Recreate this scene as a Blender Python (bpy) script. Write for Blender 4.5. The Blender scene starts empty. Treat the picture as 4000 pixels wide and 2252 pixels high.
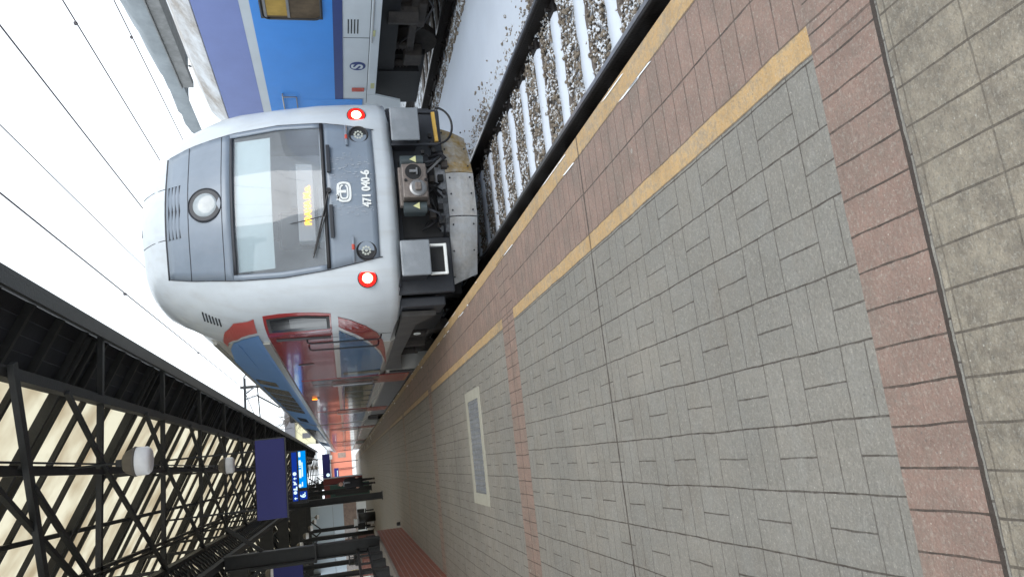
import bpy, bmesh, math, random
from mathutils import Vector, Matrix
R = math.radians
random.seed(7)
sc = bpy.context.scene
COL = sc.collection

# ------------------------------------------------------------------ camera, sky, sun, exposure
PITCH, YAW, ROLL = R(13.36), R(12.5), R(3.44)
EYE = Vector((0, 0, 1.35))
f = Vector((math.sin(YAW)*math.cos(PITCH), math.cos(YAW)*math.cos(PITCH), -math.sin(PITCH)))
rt = Vector((math.cos(YAW), -math.sin(YAW), 0))
up = rt.cross(f)
rr = rt*math.cos(ROLL) - up*math.sin(ROLL)
ur = up*math.cos(ROLL) + rt*math.sin(ROLL)
cd = bpy.data.cameras.new("camera"); cam = bpy.data.objects.new("camera", cd); COL.objects.link(cam)
cd.sensor_width = 36; cd.lens = 36*2900/4000; cd.clip_end = 1500; cd.clip_start = .05
X, Y, Z = -ur, rr, -f            # the phone was held sideways: world up points to the picture's left
cam.matrix_world = Matrix(((X.x, Y.x, Z.x, EYE.x), (X.y, Y.y, Z.y, EYE.y), (X.z, Y.z, Z.z, EYE.z), (0, 0, 0, 1)))
sc.camera = cam
w = bpy.data.worlds.new("World"); sc.world = w; w.use_nodes = True
nt = w.node_tree; nt.nodes.clear()
sky = nt.nodes.new('ShaderNodeTexSky'); sky.sky_type = 'NISHITA'; sky.sun_disc = False
sky.sun_elevation = R(50); sky.sun_rotation = R(155); sky.air_density = 1.0; sky.dust_density = 1.5; sky.ozone_density = 1.0
hs = nt.nodes.new('ShaderNodeHueSaturation'); hs.inputs['Saturation'].default_value = .14
bgd = nt.nodes.new('ShaderNodeBackground'); bgd.inputs['Strength'].default_value = .12
out = nt.nodes.new('ShaderNodeOutputWorld')
cl = nt.nodes.new('ShaderNodeMix'); cl.data_type = 'RGBA'; cl.inputs[0].default_value = .6; cl.inputs[7].default_value = (5.6, 6.2, 6.7, 1)   # even cloud veil
nt.links.new(sky.outputs[0], hs.inputs['Color']); nt.links.new(hs.outputs[0], cl.inputs[6]); nt.links.new(cl.outputs[2], bgd.inputs[0]); nt.links.new(bgd.outputs[0], out.inputs[0])
sd = bpy.data.lights.new("sun", 'SUN'); sd.energy = .5; sd.angle = R(35); sd.color = (1, .97, .93)
so = bpy.data.objects.new("sun", sd); COL.objects.link(so)
so.rotation_euler = Vector((-.38, .80, -.62)).to_track_quat('-Z', 'Y').to_euler(); so.location = (0, 0, 30)
sc.view_settings.view_transform = 'Standard'; sc.view_settings.look = 'None'
sc.view_settings.exposure = 1.42; sc.view_settings.gamma = 1

# ------------------------------------------------------------------ material helpers
def lin(r, g=None, b=None):
    if isinstance(r, str):
        r = r.lstrip('#'); v = [int(r[i:i+2], 16)/255 for i in (0, 2, 4)]
        return tuple(c/12.92 if c <= .04045 else ((c+.055)/1.055)**2.4 for c in v)
    return (r, g, b)
def nodes(name):
    m = bpy.data.materials.new(name); m.use_nodes = True; n = m.node_tree
    n.nodes.clear(); o = n.nodes.new('ShaderNodeOutputMaterial')
    return m, n, o
def mat(name, c, rough=.5, metal=0, var=.12, vs=6.0, bump=.0, bs=60, spec=.5, c2=None, dirt=0, dirtc=(.12, .1, .08), coat=0, streak=False):
    c = lin(c) if isinstance(c, str) else c
    m, n, o = nodes(name); L = n.links.new
    p = n.nodes.new('ShaderNodeBsdfPrincipled'); L(p.outputs[0], o.inputs[0])
    p.inputs['Roughness'].default_value = rough; p.inputs['Metallic'].default_value = metal
    p.inputs['Specular IOR Level'].default_value = spec; p.inputs['Coat Weight'].default_value = coat
    tc = n.nodes.new('ShaderNodeTexCoord'); nz = n.nodes.new('ShaderNodeTexNoise')
    nz.inputs['Scale'].default_value = vs; nz.inputs['Detail'].default_value = 6; nz.inputs['Roughness'].default_value = .65
    L(tc.outputs['Object'], nz.inputs['Vector'])
    mx = n.nodes.new('ShaderNodeMix'); mx.data_type = 'RGBA'
    a = tuple(max(0, x*(1-var)) for x in c); b = tuple(min(1, x*(1+var)) for x in (lin(c2) if isinstance(c2, str) else (c2 or c)))
    mx.inputs[6].default_value = (*a, 1); mx.inputs[7].default_value = (*b, 1)
    rmp = n.nodes.new('ShaderNodeMapRange'); rmp.inputs[1].default_value = .3; rmp.inputs[2].default_value = .7
    L(nz.outputs[0], rmp.inputs[0]); L(rmp.outputs[0], mx.inputs[0])
    last = mx.outputs[2]
    if dirt > 0:
        nd = n.nodes.new('ShaderNodeTexNoise'); nd.inputs['Scale'].default_value = 2.2; nd.inputs['Detail'].default_value = 9
        mp = n.nodes.new('ShaderNodeMapping')
        mp.inputs['Scale'].default_value = (4, 4, .35) if streak else (1, 1, 1)
        L(tc.outputs['Object'], mp.inputs[0]); L(mp.outputs[0], nd.inputs['Vector'])
        r2 = n.nodes.new('ShaderNodeMapRange'); r2.inputs[1].default_value = .48; r2.inputs[2].default_value = .75; r2.inputs[4].default_value = dirt
        L(nd.outputs[0], r2.inputs[0])
        m2 = n.nodes.new('ShaderNodeMix'); m2.data_type = 'RGBA'; m2.inputs[7].default_value = (*dirtc, 1)
        L(r2.outputs[0], m2.inputs[0]); L(last, m2.inputs[6]); last = m2.outputs[2]
    L(last, p.inputs['Base Color'])
    if bump > 0:
        nb = n.nodes.new('ShaderNodeTexNoise'); nb.inputs['Scale'].default_value = bs; nb.inputs['Detail'].default_value = 4
        L(tc.outputs['Object'], nb.inputs['Vector'])
        bp = n.nodes.new('ShaderNodeBump'); bp.inputs['Strength'].default_value = bump; bp.inputs['Distance'].default_value = .02
        L(nb.outputs[0], bp.inputs['Height']); L(bp.outputs[0], p.inputs['Normal'])
    return m
def emis(name, c, s):
    m, n, o = nodes(name); e = n.nodes.new('ShaderNodeEmission'); e.inputs[0].default_value = (*c, 1); e.inputs[1].default_value = s
    n.links.new(e.outputs[0], o.inputs[0]); return m
def glass(name, tint, refl=.06, rough=.02, haze=0):
    m, n, o = nodes(name); L = n.links.new
    t = n.nodes.new('ShaderNodeBsdfTransparent'); t.inputs[0].default_value = (*tint, 1)
    g = n.nodes.new('ShaderNodeBsdfGlossy'); g.inputs['Roughness'].default_value = rough
    fr = n.nodes.new('ShaderNodeFresnel'); fr.inputs[0].default_value = 1.5
    ad = n.nodes.new('ShaderNodeMath'); ad.operation = 'ADD'; ad.inputs[1].default_value = refl; L(fr.outputs[0], ad.inputs[0])
    mx = n.nodes.new('ShaderNodeMixShader'); 
    L(ad.outputs[0], mx.inputs[0])
    if haze:                    # uneven pale veil mixed in for the hazy grey sky reflection
        df = n.nodes.new('ShaderNodeBsdfDiffuse'); df.inputs[0].default_value = (.62, .68, .74, 1)
        nz = n.nodes.new('ShaderNodeTexNoise'); nz.inputs['Scale'].default_value = 1.6; nz.inputs['Detail'].default_value = 5
        tc = n.nodes.new('ShaderNodeTexCoord'); L(tc.outputs['Object'], nz.inputs['Vector'])
        mr = n.nodes.new('ShaderNodeMapRange'); mr.inputs[1].default_value = .3; mr.inputs[2].default_value = .7; mr.inputs[3].default_value = haze; mr.inputs[4].default_value = haze*2.2; L(nz.outputs[0], mr.inputs[0])
        hz = n.nodes.new('ShaderNodeMixShader'); L(mr.outputs[0], hz.inputs[0]); L(t.outputs[0], hz.inputs[1]); L(df.outputs[0], hz.inputs[2]); t = hz
    L(t.outputs[0], mx.inputs[1]); L(g.outputs[0], mx.inputs[2])
    L(mx.outputs[0], o.inputs[0]); return m

class Ex:                       # small expression builder over Math nodes
    def __init__(s, n, v): s.n, s.v = n, v
    def _op(s, op, *o):
        k = s.n.nodes.new('ShaderNodeMath'); k.operation = op
        for i, a in enumerate((s,)+o):
            if isinstance(a, Ex): a = a.v
            if isinstance(a, (int, float)): k.inputs[i].default_value = a
            else: s.n.links.new(a, k.inputs[i])
        return Ex(s.n, k.outputs[0])
    def __add__(s, o): return s._op('ADD', o)
    def __sub__(s, o): return s._op('SUBTRACT', o)
    def __mul__(s, o): return s._op('MULTIPLY', o)
    def __truediv__(s, o): return s._op('DIVIDE', o)
    def floor(s): return s._op('FLOOR')
    def frac(s): return s._op('FRACT')
    def mod(s, o): return s._op('FLOORED_MODULO', o)
    def abs(s): return s._op('ABSOLUTE')
    def lt(s, o): return s._op('LESS_THAN', o)
    def gt(s, o): return s._op('GREATER_THAN', o)
    def mx(s, o): return s._op('MAXIMUM', o)
    def mn(s, o): return s._op('MINIMUM', o)
    def inv(s): return s*(-1)+1
JW = None
def joint(c, sp, off, wd):      # 1 on a joint line every sp metres
    fr = ((c-off)/sp).frac()
    return ((fr-.5).abs()).gt((JW*(-wd/sp/2))+.5) if JW else ((fr-.5).abs()).gt(.5-wd/sp/2)
def rng(c, a, b): return c.gt(a)*c.lt(b)

def paving_material():
    global JW
    m, n, o = nodes("platform_paving"); L = n.links.new
    p = n.nodes.new('ShaderNodeBsdfPrincipled'); L(p.outputs[0], o.inputs[0])
    tc = n.nodes.new('ShaderNodeTexCoord')
    wn = n.nodes.new('ShaderNodeTexNoise'); wn.inputs['Scale'].default_value = 3.0; wn.inputs['Detail'].default_value = 3
    L(tc.outputs['Object'], wn.inputs['Vector'])
    sp = n.nodes.new('ShaderNodeSeparateXYZ'); L(tc.outputs['Object'], sp.inputs[0])
    wj = n.nodes.new('ShaderNodeTexNoise'); wj.inputs['Scale'].default_value = 16; wj.inputs['Detail'].default_value = 5; L(tc.outputs['Object'], wj.inputs['Vector'])
    JW = Ex(n, wj.outputs[0])*1.5+.30
    wob = (Ex(n, wn.outputs[0])-.5)*.016+(Ex(n, wj.outputs[0])-.5)*.004
    x = Ex(n, sp.outputs[0])+wob; y = Ex(n, sp.outputs[1])+wob*.8
    near = y.lt(1.40)
    band = rng(y, 1.42, 1.665)
    for a in (5.60, 11.55, 17.3, 23.2, 29.0, 34.9, 40.7): band = band+rng(y, a, a+.44)
    band = band.mn(1)
    yel1 = x.gt(1.535); red = rng(x, 1.085, 1.535)
    yel2 = rng(x, .995, 1.085)*band.inv()*near.inv()
    gray = x.lt(.995)*band.inv()
    redz = (band*yel1.inv()).mx(red*band.inv()*near.inv()).mn(1)
    yel = (yel1+yel2).mn(1)*near.inv()
    # joints
    ix = ((x-.18)/.2).floor(); iy = (y/.2).floor(); par = (ix+iy).mod(2)
    jl = joint(x, .2, .18, .0052); jt = joint(y, .2, 0, .004)
    jmx = joint(x, .2, .28, .005)*par.lt(.5); jmy = joint(y, .2, .1, .004)*par.gt(.5)
    jg = jl.mx(jmx*.9).mx(jt*.72).mx(jmy*.72)*gray*near.inv()
    jr = (joint(y, .1, 0, .005)*.75).mx(joint(x, .6, 1.315, .007))*red*band.inv()*near.inv()
    jb = joint(x, .1, .05, .0055).mx(joint(y, 5.88, 5.82, .008))*band
    jn = (joint(x, .1, .045, .0055)*.8).mx(joint(y, .2, .98, .004)*.5)*near
    je = joint(x, 10, .995, .008).mx(joint(x, 10, 1.085, .006)).mx(joint(x, 10, 1.535, .01))
    be = joint(y, 100, 1.415, .012)
    exj = joint(y, 5.88, 3.66, .016).mx(be)
    jj = jg.mx(jr).mx(jb).mx(jn).mx(je*.7).mx(exj)
    # colours
    def rgb(c): k = n.nodes.new('ShaderNodeRGB'); k.outputs[0].default_value = (*c, 1); return k.outputs[0]
    def mix(fac, a, b, bl='MIX'):
        k = n.nodes.new('ShaderNodeMix'); k.data_type = 'RGBA'; k.blend_type = bl
        if isinstance(fac, Ex): L(fac.v, k.inputs[0])
        else: k.inputs[0].default_value = fac
        for i, v in ((6, a), (7, b)):
            if isinstance(v, tuple): k.inputs[i].default_value = (*v, 1)
            else: L(v, k.inputs[i])
        return k.outputs[2]
    def noise(s, d=6, r=.6):
        k = n.nodes.new('ShaderNodeTexNoise'); k.inputs['Scale'].default_value = s; k.inputs['Detail'].default_value = d; k.inputs['Roughness'].default_value = r
        L(tc.outputs['Object'], k.inputs['Vector']); return Ex(n, k.outputs[0])
    def ramp(e, a, b):
        k = n.nodes.new('ShaderNodeMapRange'); k.inputs[1].default_value = a; k.inputs[2].default_value = b; L(e.v, k.inputs[0]); return Ex(n, k.outputs[0])
    G1, G2 = (.172, .162, .142), (.225, .206, .175)
    big = ramp(noise(.9, 4), .35, .65); mid = ramp(noise(7), .35, .7)
    c = mix(big, G1, G2)
    c = mix(ramp(noise(4.5, 6, .7), .42, .62)*.4, c, (.21, .207, .19))
    nb_ = mix(ramp(noise(8, 7, .75), .4, .62), (.145, .12, .09), (.285, .243, .18)); c = mix(near*.85, c, nb_)
    rc = mix(mid, (.20, .135, .108), (.27, .175, .138)); rc = mix(ramp(noise(1.7, 7, .7), .5, .62)*.45, rc, (.17, .14, .115))
    yc = mix(mid, (.42, .27, .12), (.50, .33, .155))
    # worn yellow
    wear = ramp(noise(7, 9, .78)+big*.08, .53, .64)*.62
    yc = mix(wear, yc, (.30, .24, .17))
    c = mix(redz, c, rc); c = mix(yel, c, yc)
    # per-brick tone
    wv = n.nodes.new('ShaderNodeTexWhiteNoise'); wv.noise_dimensions = '2D'
    cb = n.nodes.new('ShaderNodeCombineXYZ'); L((x/.1).floor().v, cb.inputs[0]); L((y/.2).floor().v, cb.inputs[1]); L(cb.outputs[0], wv.inputs[0])
    tone = Ex(n, wv.outputs[0])*.09+.955
    hsv = n.nodes.new('ShaderNodeHueSaturation'); L(tone.v, hsv.inputs['Value']); L(c, hsv.inputs['Color']); c = hsv.outputs[0]
    # aggregate speckle
    s1 = ramp(noise(150, 2, .5), .60, .74); s2 = ramp(noise(110, 2, .5), .27, .38)
    c = mix(s1*.34, c, (.52, .50, .43)); c = mix(s2.inv()*.5, c, (.10, .10, .095))
    vo = n.nodes.new('ShaderNodeTexVoronoi'); vo.inputs['Scale'].default_value = 38; L(tc.outputs['Object'], vo.inputs['Vector'])
    sv = Ex(n, vo.outputs['Distance']).lt(.09); sv = sv*ramp(noise(6, 3), .5, .6); c = mix(sv*.5, c, (.55, .53, .46)); bd_ = ramp(noise(48, 4, .7), .60, .70); c = mix(bd_*.4*(near+.35), c, (.07, .07, .065)); gm = n.nodes.new('ShaderNodeTexVoronoi'); gm.inputs['Scale'].default_value = 2.1; L(tc.outputs['Object'], gm.inputs['Vector']); c = mix(Ex(n, gm.outputs['Distance']).lt(.03)*.5, c, (.40, .40, .36))
    # dirt patches, darker blots
    st = ramp(noise(2.3, 9, .72), .52, .70); c = mix(st*.42, c, (.14, .115, .09))
    bl = ramp(noise(17, 5, .6), .68, .78); c = mix(bl*.35, c, (.09, .085, .08))
    jw = (ramp(noise(14, 4), .25, .6)*.45+.5).mx(be)
    c = mix(ramp(y, 9, 24)*.55, c, (.275, .243, .20))  # floor colour lightened with distance, making up for the dim light far back
    c = mix(ramp(noise(28, 5, .8), .45, .62)*.28, c, (.13, .125, .105)); c = mix(ramp(noise(60, 4, .8), .52, .66)*.36, c, (.36, .34, .29))
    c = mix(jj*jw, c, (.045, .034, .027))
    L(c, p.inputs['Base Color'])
    rg = noise(5, 5)*.3+.5; L(rg.v, p.inputs['Roughness']); p.inputs['Specular IOR Level'].default_value = .4
    hh = jj*(-1.4)+noise(70, 5)*.8+noise(200, 2)*.3+noise(3, 3)*.4
    bp = n.nodes.new('ShaderNodeBump'); bp.inputs['Strength'].default_value = .9; bp.inputs['Distance'].default_value = .007
    L(hh.v, bp.inputs['Height']); L(bp.outputs[0], p.inputs['Normal'])
    return m

def snow_mix(name, base, thr=.5, scale=4.0, rough=.8, snow=(.62, .66, .71), up_only=True, soft=.05, nmin=.55):
    m, n, o = nodes(name); L = n.links.new
    p = n.nodes.new('ShaderNodeBsdfPrincipled'); L(p.outputs[0], o.inputs[0]); p.inputs['Roughness'].default_value = rough
    tc = n.nodes.new('ShaderNodeTexCoord'); nz = n.nodes.new('ShaderNodeTexNoise'); nz.inputs['Scale'].default_value = scale; nz.inputs['Detail'].default_value = 8; nz.inputs['Roughness'].default_value = .7
    L(tc.outputs['Object'], nz.inputs['Vector'])
    fac = Ex(n, nz.outputs[0]); k = n.nodes.new('ShaderNodeMapRange'); k.inputs[1].default_value = thr-soft; k.inputs[2].default_value = thr+soft; L(fac.v, k.inputs[0])
    fac = Ex(n, k.outputs[0])
    if up_only:
        g = n.nodes.new('ShaderNodeNewGeometry'); s = n.nodes.new('ShaderNodeSeparateXYZ'); L(g.outputs['Normal'], s.inputs[0]); fac = fac*Ex(n, s.outputs[2]).gt(nmin)
    nb = n.nodes.new('ShaderNodeTexNoise'); nb.inputs['Scale'].default_value = 21; nb.inputs['Detail'].default_value = 5; L(tc.outputs['Object'], nb.inputs['Vector'])
    b = n.nodes.new('ShaderNodeMix'); b.data_type = 'RGBA'; b.inputs[6].default_value = (*[q*.45 for q in base], 1); b.inputs[7].default_value = (*[min(1, q*1.6) for q in base], 1); L(nb.outputs[0], b.inputs[0])
    mx = n.nodes.new('ShaderNodeMix'); mx.data_type = 'RGBA'; mx.inputs[7].default_value = (*snow, 1); L(fac.v, mx.inputs[0]); L(b.outputs[2], mx.inputs[6]); L(mx.outputs[2], p.inputs['Base Color'])
    bp = n.nodes.new('ShaderNodeBump'); bp.inputs['Strength'].default_value = .5; bp.inputs['Distance'].default_value = .02; L(nb.outputs[0], bp.inputs['Height']); L(bp.outputs[0], p.inputs['Normal'])
    return m

def brick_material():
    m, n, o = nodes("red_clinker_tile"); L = n.links.new
    p = n.nodes.new('ShaderNodeBsdfPrincipled'); L(p.outputs[0], o.inputs[0]); p.inputs['Roughness'].default_value = .45
    tc = n.nodes.new('ShaderNodeTexCoord'); s = n.nodes.new('ShaderNodeSeparateXYZ'); L(tc.outputs['Object'], s.inputs[0])
    c = n.nodes.new('ShaderNodeCombineXYZ'); L((Ex(n, s.outputs[1])+Ex(n, s.outputs[0])).v, c.inputs[0]); L(s.outputs[2], c.inputs[1])
    b = n.nodes.new('ShaderNodeTexBrick'); L(c.outputs[0], b.inputs['Vector'])
    b.inputs['Color1'].default_value = (.30, .088, .052, 1); b.inputs['Color2'].default_value = (.23, .066, .042, 1); b.inputs['Mortar'].default_value = (.42, .38, .34, 1)
    b.inputs['Scale'].default_value = 1; b.inputs['Mortar Size'].default_value = .0045; b.inputs['Brick Width'].default_value = .25; b.inputs['Row Height'].default_value = .083
    L(b.outputs[0], p.inputs['Base Color']); return m

def translucent(name, c, tr=.85):
    m, n, o = nodes(name); L = n.links.new
    tc = n.nodes.new('ShaderNodeTexCoord'); nz = n.nodes.new('ShaderNodeTexNoise'); nz.inputs['Scale'].default_value = 1.1; nz.inputs['Detail'].default_value = 5
    L(tc.outputs['Object'], nz.inputs['Vector'])
    k = n.nodes.new('ShaderNodeMapRange'); k.inputs[1].default_value = .4; k.inputs[2].default_value = .68; L(nz.outputs[0], k.inputs[0])
    mx = n.nodes.new('ShaderNodeMix'); mx.data_type = 'RGBA'; mx.inputs[6].default_value = (*c, 1); mx.inputs[7].default_value = (c[0]*.72, c[1]*.66, c[2]*.60, 1); L(k.outputs[0], mx.inputs[0])
    t = n.nodes.new('ShaderNodeBsdfTranslucent'); d = n.nodes.new('ShaderNodeBsdfDiffuse'); L(mx.outputs[2], t.inputs[0]); L(mx.outputs[2], d.inputs[0])
    s = n.nodes.new('ShaderNodeMixShader'); s.inputs[0].default_value = 1-tr; L(t.outputs[0], s.inputs[1]); L(d.outputs[0], s.inputs[2]); L(s.outputs[0], o.inputs[0])
    return m

# ------------------------------------------------------------------ mesh helpers
class MB:
    def __init__(s): s.v = []; s.f = []
    def add(s, vs, fs):
        b = len(s.v); s.v += [tuple(v) for v in vs]; s.f += [tuple(b+i for i in q) for q in fs]; return s
    def box(s, x0, x1, y0, y1, z0, z1):
        return s.add([(x0, y0, z0), (x1, y0, z0), (x1, y1, z0), (x0, y1, z0), (x0, y0, z1), (x1, y0, z1), (x1, y1, z1), (x0, y1, z1)],
                     [(0, 3, 2, 1), (4, 5, 6, 7), (0, 1, 5, 4), (1, 2, 6, 5), (2, 3, 7, 6), (3, 0, 4, 7)])
    def beam(s, p, q, w, h, upv=(0, 0, 1)):
        p, q = Vector(p), Vector(q); d = (q-p).normalized(); u = Vector(upv)
        if abs(d.dot(u)) > .98: u = Vector((0, 1, 0))
        a = d.cross(u).normalized()*w/2; b = a.cross(d).normalized()*h/2
        vs = [p-a-b, p+a-b, p+a+b, p-a+b, q-a-b, q+a-b, q+a+b, q-a+b]
        return s.add(vs, [(0, 1, 2, 3), (7, 6, 5, 4), (0, 4, 5, 1), (1, 5, 6, 2), (2, 6, 7, 3), (3, 7, 4, 0)])
    def tube(s, pts, r, n=8, cap=True):
        pts = [Vector(p) for p in pts]; rs = r if isinstance(r, (list, tuple)) else [r]*len(pts)
        b = len(s.v); prev = None
        for i, p in enumerate(pts):
            d = (pts[min(i+1, len(pts)-1)]-pts[max(i-1, 0)]).normalized()
            if prev is None:
                u = Vector((0, 0, 1)) if abs(d.z) < .9 else Vector((1, 0, 0)); a = d.cross(u).normalized()
            else: a = (prev-d*prev.dot(d)).normalized()
            prev = a; c = d.cross(a)
            for k in range(n):
                t = 2*math.pi*k/n; s.v.append(tuple(p+(a*math.cos(t)+c*math.sin(t))*rs[i]))
        for i in range(len(pts)-1):
            for k in range(n):
                k2 = (k+1) % n; s.f.append((b+i*n+k, b+i*n+k2, b+(i+1)*n+k2, b+(i+1)*n+k))
        if cap: s.f.append(tuple(b+k for k in range(n-1, -1, -1))); e = b+(len(pts)-1)*n; s.f.append(tuple(e+k for k in range(n)))
        return s
    def cyl(s, p, q, r, n=24): return s.tube([p, q], r, n)
    def lathe(s, c, prof, axis=(0, 0, 1), n=24):
        c = Vector(c); d = Vector(axis).normalized(); u = Vector((1, 0, 0)) if abs(d.x) < .9 else Vector((0, 1, 0)); a = d.cross(u).normalized(); e = d.cross(a); b = len(s.v)
        for (r, h) in prof:
            for k in range(n):
                t = 2*math.pi*k/n; s.v.append(tuple(c+d*h+(a*math.cos(t)+e*math.sin(t))*max(r, 1e-4)))
        for i in range(len(prof)-1):
            for k in range(n):
                k2 = (k+1) % n; s.f.append((b+i*n+k, b+i*n+k2, b+(i+1)*n+k2, b+(i+1)*n+k))
        s.f.append(tuple(b+k for k in range(n-1, -1, -1))); e0 = b+(len(prof)-1)*n; s.f.append(tuple(e0+k for k in range(n)))
        return s
    def prism(s, poly, d):      # polygon of 3D points, extruded by vector d
        d = Vector(d); n = len(poly); b = len(s.v)
        s.v += [tuple(p) for p in poly]+[tuple(Vector(p)+d) for p in poly]
        s.f.append(tuple(b+i for i in range(n-1, -1, -1))); s.f.append(tuple(b+n+i for i in range(n)))
        for i in range(n): j = (i+1) % n; s.f.append((b+i, b+j, b+n+j, b+n+i))
        return s
    def grid(s, rows):
        b = len(s.v); nr, nc = len(rows), len(rows[0])
        for r in rows: s.v += [tuple(p) for p in r]
        for i in range(nr-1):
            for j in range(nc-1): s.f.append((b+i*nc+j, b+i*nc+j+1, b+(i+1)*nc+j+1, b+(i+1)*nc+j))
        return s

def wloc(o):
    v = Vector((0, 0, 0))
    while o: v += o.location; o = o.parent
    return v
def obj(name, mb, m, parent=None, smooth=False, bevel=0, origin=None, solid=0, fixn=True):
    me = bpy.data.meshes.new(name)
    base = wloc(parent) if parent else Vector((0, 0, 0))
    o = bpy.data.objects.new(name, me)
    if origin is None:
        if mb.v:
            xs, ys, zs = zip(*mb.v); origin = Vector(((min(xs)+max(xs))/2, (min(ys)+max(ys))/2, min(zs)))
        else: origin = base
    if parent and parent.type == 'EMPTY' and parent.get('keep0'): pass
    origin = Vector(origin)
    me.from_pydata([tuple(Vector(v)-origin) for v in mb.v], [], mb.f)
    if fixn:
        bm = bmesh.new(); bm.from_mesh(me); bmesh.ops.recalc_face_normals(bm, faces=bm.faces); bm.to_mesh(me); bm.free()
    me.materials.append(m)
    o.location = origin-base
    if smooth:
        for p in me.polygons: p.use_smooth = True
    COL.objects.link(o)
    if parent: o.parent = parent
    if bevel:
        b = o.modifiers.new('bevel', 'BEVEL'); b.width = bevel; b.segments = 2; b.limit_method = 'ANGLE'; b.angle_limit = R(40)
    if solid:
        b = o.modifiers.new('solid', 'SOLIDIFY'); b.thickness = solid; b.offset = 0
    return o
def tag(o, label, cat, group=None, kind=None):
    o['label'] = label; o['category'] = cat
    if group: o['group'] = group
    if kind: o['kind'] = kind
    return o
def thing(name, label, cat, loc=(0, 0, 0), group=None):
    o = bpy.data.objects.new(name, None); COL.objects.link(o); o.location = loc; o.empty_display_size = .2
    return tag(o, label, cat, group)
def struct(name, mb, m, **k):
    o = obj(name, mb, m, **k); o['kind'] = 'structure'; return o
def dup(root, loc, label=None, group=None):
    r = root.copy(); COL.objects.link(r); r.location = loc
    if label: r['label'] = label
    if group: r['group'] = group
    def rec(a, b):
        for ch in list(a.children):
            c = ch.copy(); COL.objects.link(c); c.parent = b; rec(ch, c)
    rec(root, r); return r
def text(name, s, size, mtx, m, parent, extrude=.002, bold=0.0, sx=1.0, align='CENTER'):
    cu = bpy.data.curves.new(name, 'FONT'); cu.body = s; cu.size = size; cu.extrude = extrude; cu.offset = bold; cu.align_x = align; cu.align_y = 'CENTER'
    to = bpy.data.objects.new('tmp_text', cu); COL.objects.link(to)
    dg = bpy.context.evaluated_depsgraph_get(); me = bpy.data.meshes.new_from_object(to.evaluated_get(dg))
    COL.objects.unlink(to); bpy.data.objects.remove(to)
    M = mtx @ Matrix.Diagonal((sx, 1, 1, 1)); me.transform(M)
    o = bpy.data.objects.new(name, me); me.materials.clear(); me.materials.append(m); COL.objects.link(o)
    if parent: o.parent = parent; me.transform(Matrix.Translation(-wloc(parent)))
    return o
def face_cam(loc, tilt=0):      # text plane facing -Y, optionally leaning back
    return Matrix.Translation(loc) @ Matrix.Rotation(R(90)-tilt, 4, 'X')
def interp(t, tab):
    if t <= tab[0][0]: return tab[0][1]
    for (a, b), (c, d) in zip(tab, tab[1:]):
        if t <= c: return b+(d-b)*(t-a)/(c-a)
    return tab[-1][1]

# ------------------------------------------------------------------ materials
M = {}
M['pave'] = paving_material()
M['concrete'] = mat('platform_concrete', (.03, .028, .026), .9, bump=.4, bs=25, var=.3)
M['ballast'] = snow_mix('ballast_ground', (.07, .062, .055), thr=.50, scale=9, up_only=False)
M['stone'] = snow_mix('ballast_stone', (.20, .165, .125), thr=.49, scale=6, nmin=.5, soft=.03)
M['shadesnow'] = mat('shaded_snow', (.26, .29, .31), .85, var=.2, vs=1.5, bump=.4, bs=3)  # snow darkened in its colour for the shaded side on the far roof
M['snow'] = mat('snow', (.60, .65, .72), .85, var=.03, vs=2, bump=.25, bs=9)
M['snowglint'] = mat('snow_and_glint', (.80, .82, .85), .85, var=.08, vs=20, bump=.3, bs=40)
M['rail'] = mat('rail_steel', (.016, .013, .012), .55, .4, var=.35, vs=15, bump=.2)
M['railhead'] = mat('rail_head', (.26, .26, .27), .35, .8, var=.2, vs=9)
M['sleeper'] = mat('sleeper', (.12, .10, .085), .9, var=.3, bump=.4)
M['iron'] = mat('canopy_iron', (.014, .014, .013), .55, .0, var=.35, vs=5, bump=.15, bs=30)
M['board'] = mat('soffit_board', (.012, .013, .018), .7, var=.25, vs=3, bump=.2, bs=12)
M['glz'] = translucent('canopy_glazing', (.80, .765, .66))
M['white'] = mat('train_white', (.52, .565, .60), .30, var=.05, vs=3, dirt=.30, dirtc=(.36, .35, .33), streak=True, coat=.2)
M['grey'] = mat('train_grey', (.19, .23, .28), .36, var=.07, vs=4, dirt=.20, dirtc=(.27, .28, .31), streak=True, coat=.2)
M['red'] = mat('train_red', (.34, .045, .045), .14, var=.05, vs=2, coat=.25)
M['blue'] = mat('train_blue', (.08, .20, .38), .14, var=.06, vs=2, coat=.25)
M['blueu'] = mat('train_blue_upper_lit', (.10, .24, .50), .42, var=.06, vs=2, spec=.35)  # same blue paint, lightened in colour for sky reflected on the upper side
M['redu'] = mat('train_red_upper', (.42, .07, .06), .42, var=.06, vs=2, spec=.35)
M['dred'] = mat('door_red', (.50, .075, .05), .25, var=.08)
M['side'] = mat('train_side_white', (.50, .49, .46), .2, var=.05, vs=2, coat=.15)
M['skirt'] = mat('train_skirt', (.05, .047, .044), .6, var=.3, vs=5, bump=.1)
M['black'] = mat('under_black', (.006, .006, .0065), .6, var=.4, vs=6, bump=.2)
M['dgrey'] = mat('frame_grey', (.028, .031, .038), .5, var=.2, vs=6)
M['seam'] = mat('panel_seam', (.02, .022, .028), .6, var=.1)
M['rubber'] = mat('rubber', (.016, .016, .018), .5, var=.1)
M['steel'] = mat('steel', (.28, .28, .28), .35, .7, var=.15)
M['silver'] = mat('silver_rail', (.42, .41, .36), .3, .6, var=.12)
M['buffer'] = mat('buffer_face', (.20, .22, .24), .5, var=.10, vs=4, dirt=.75, dirtc=(.42, .45, .48), bump=.2, bs=60)
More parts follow.
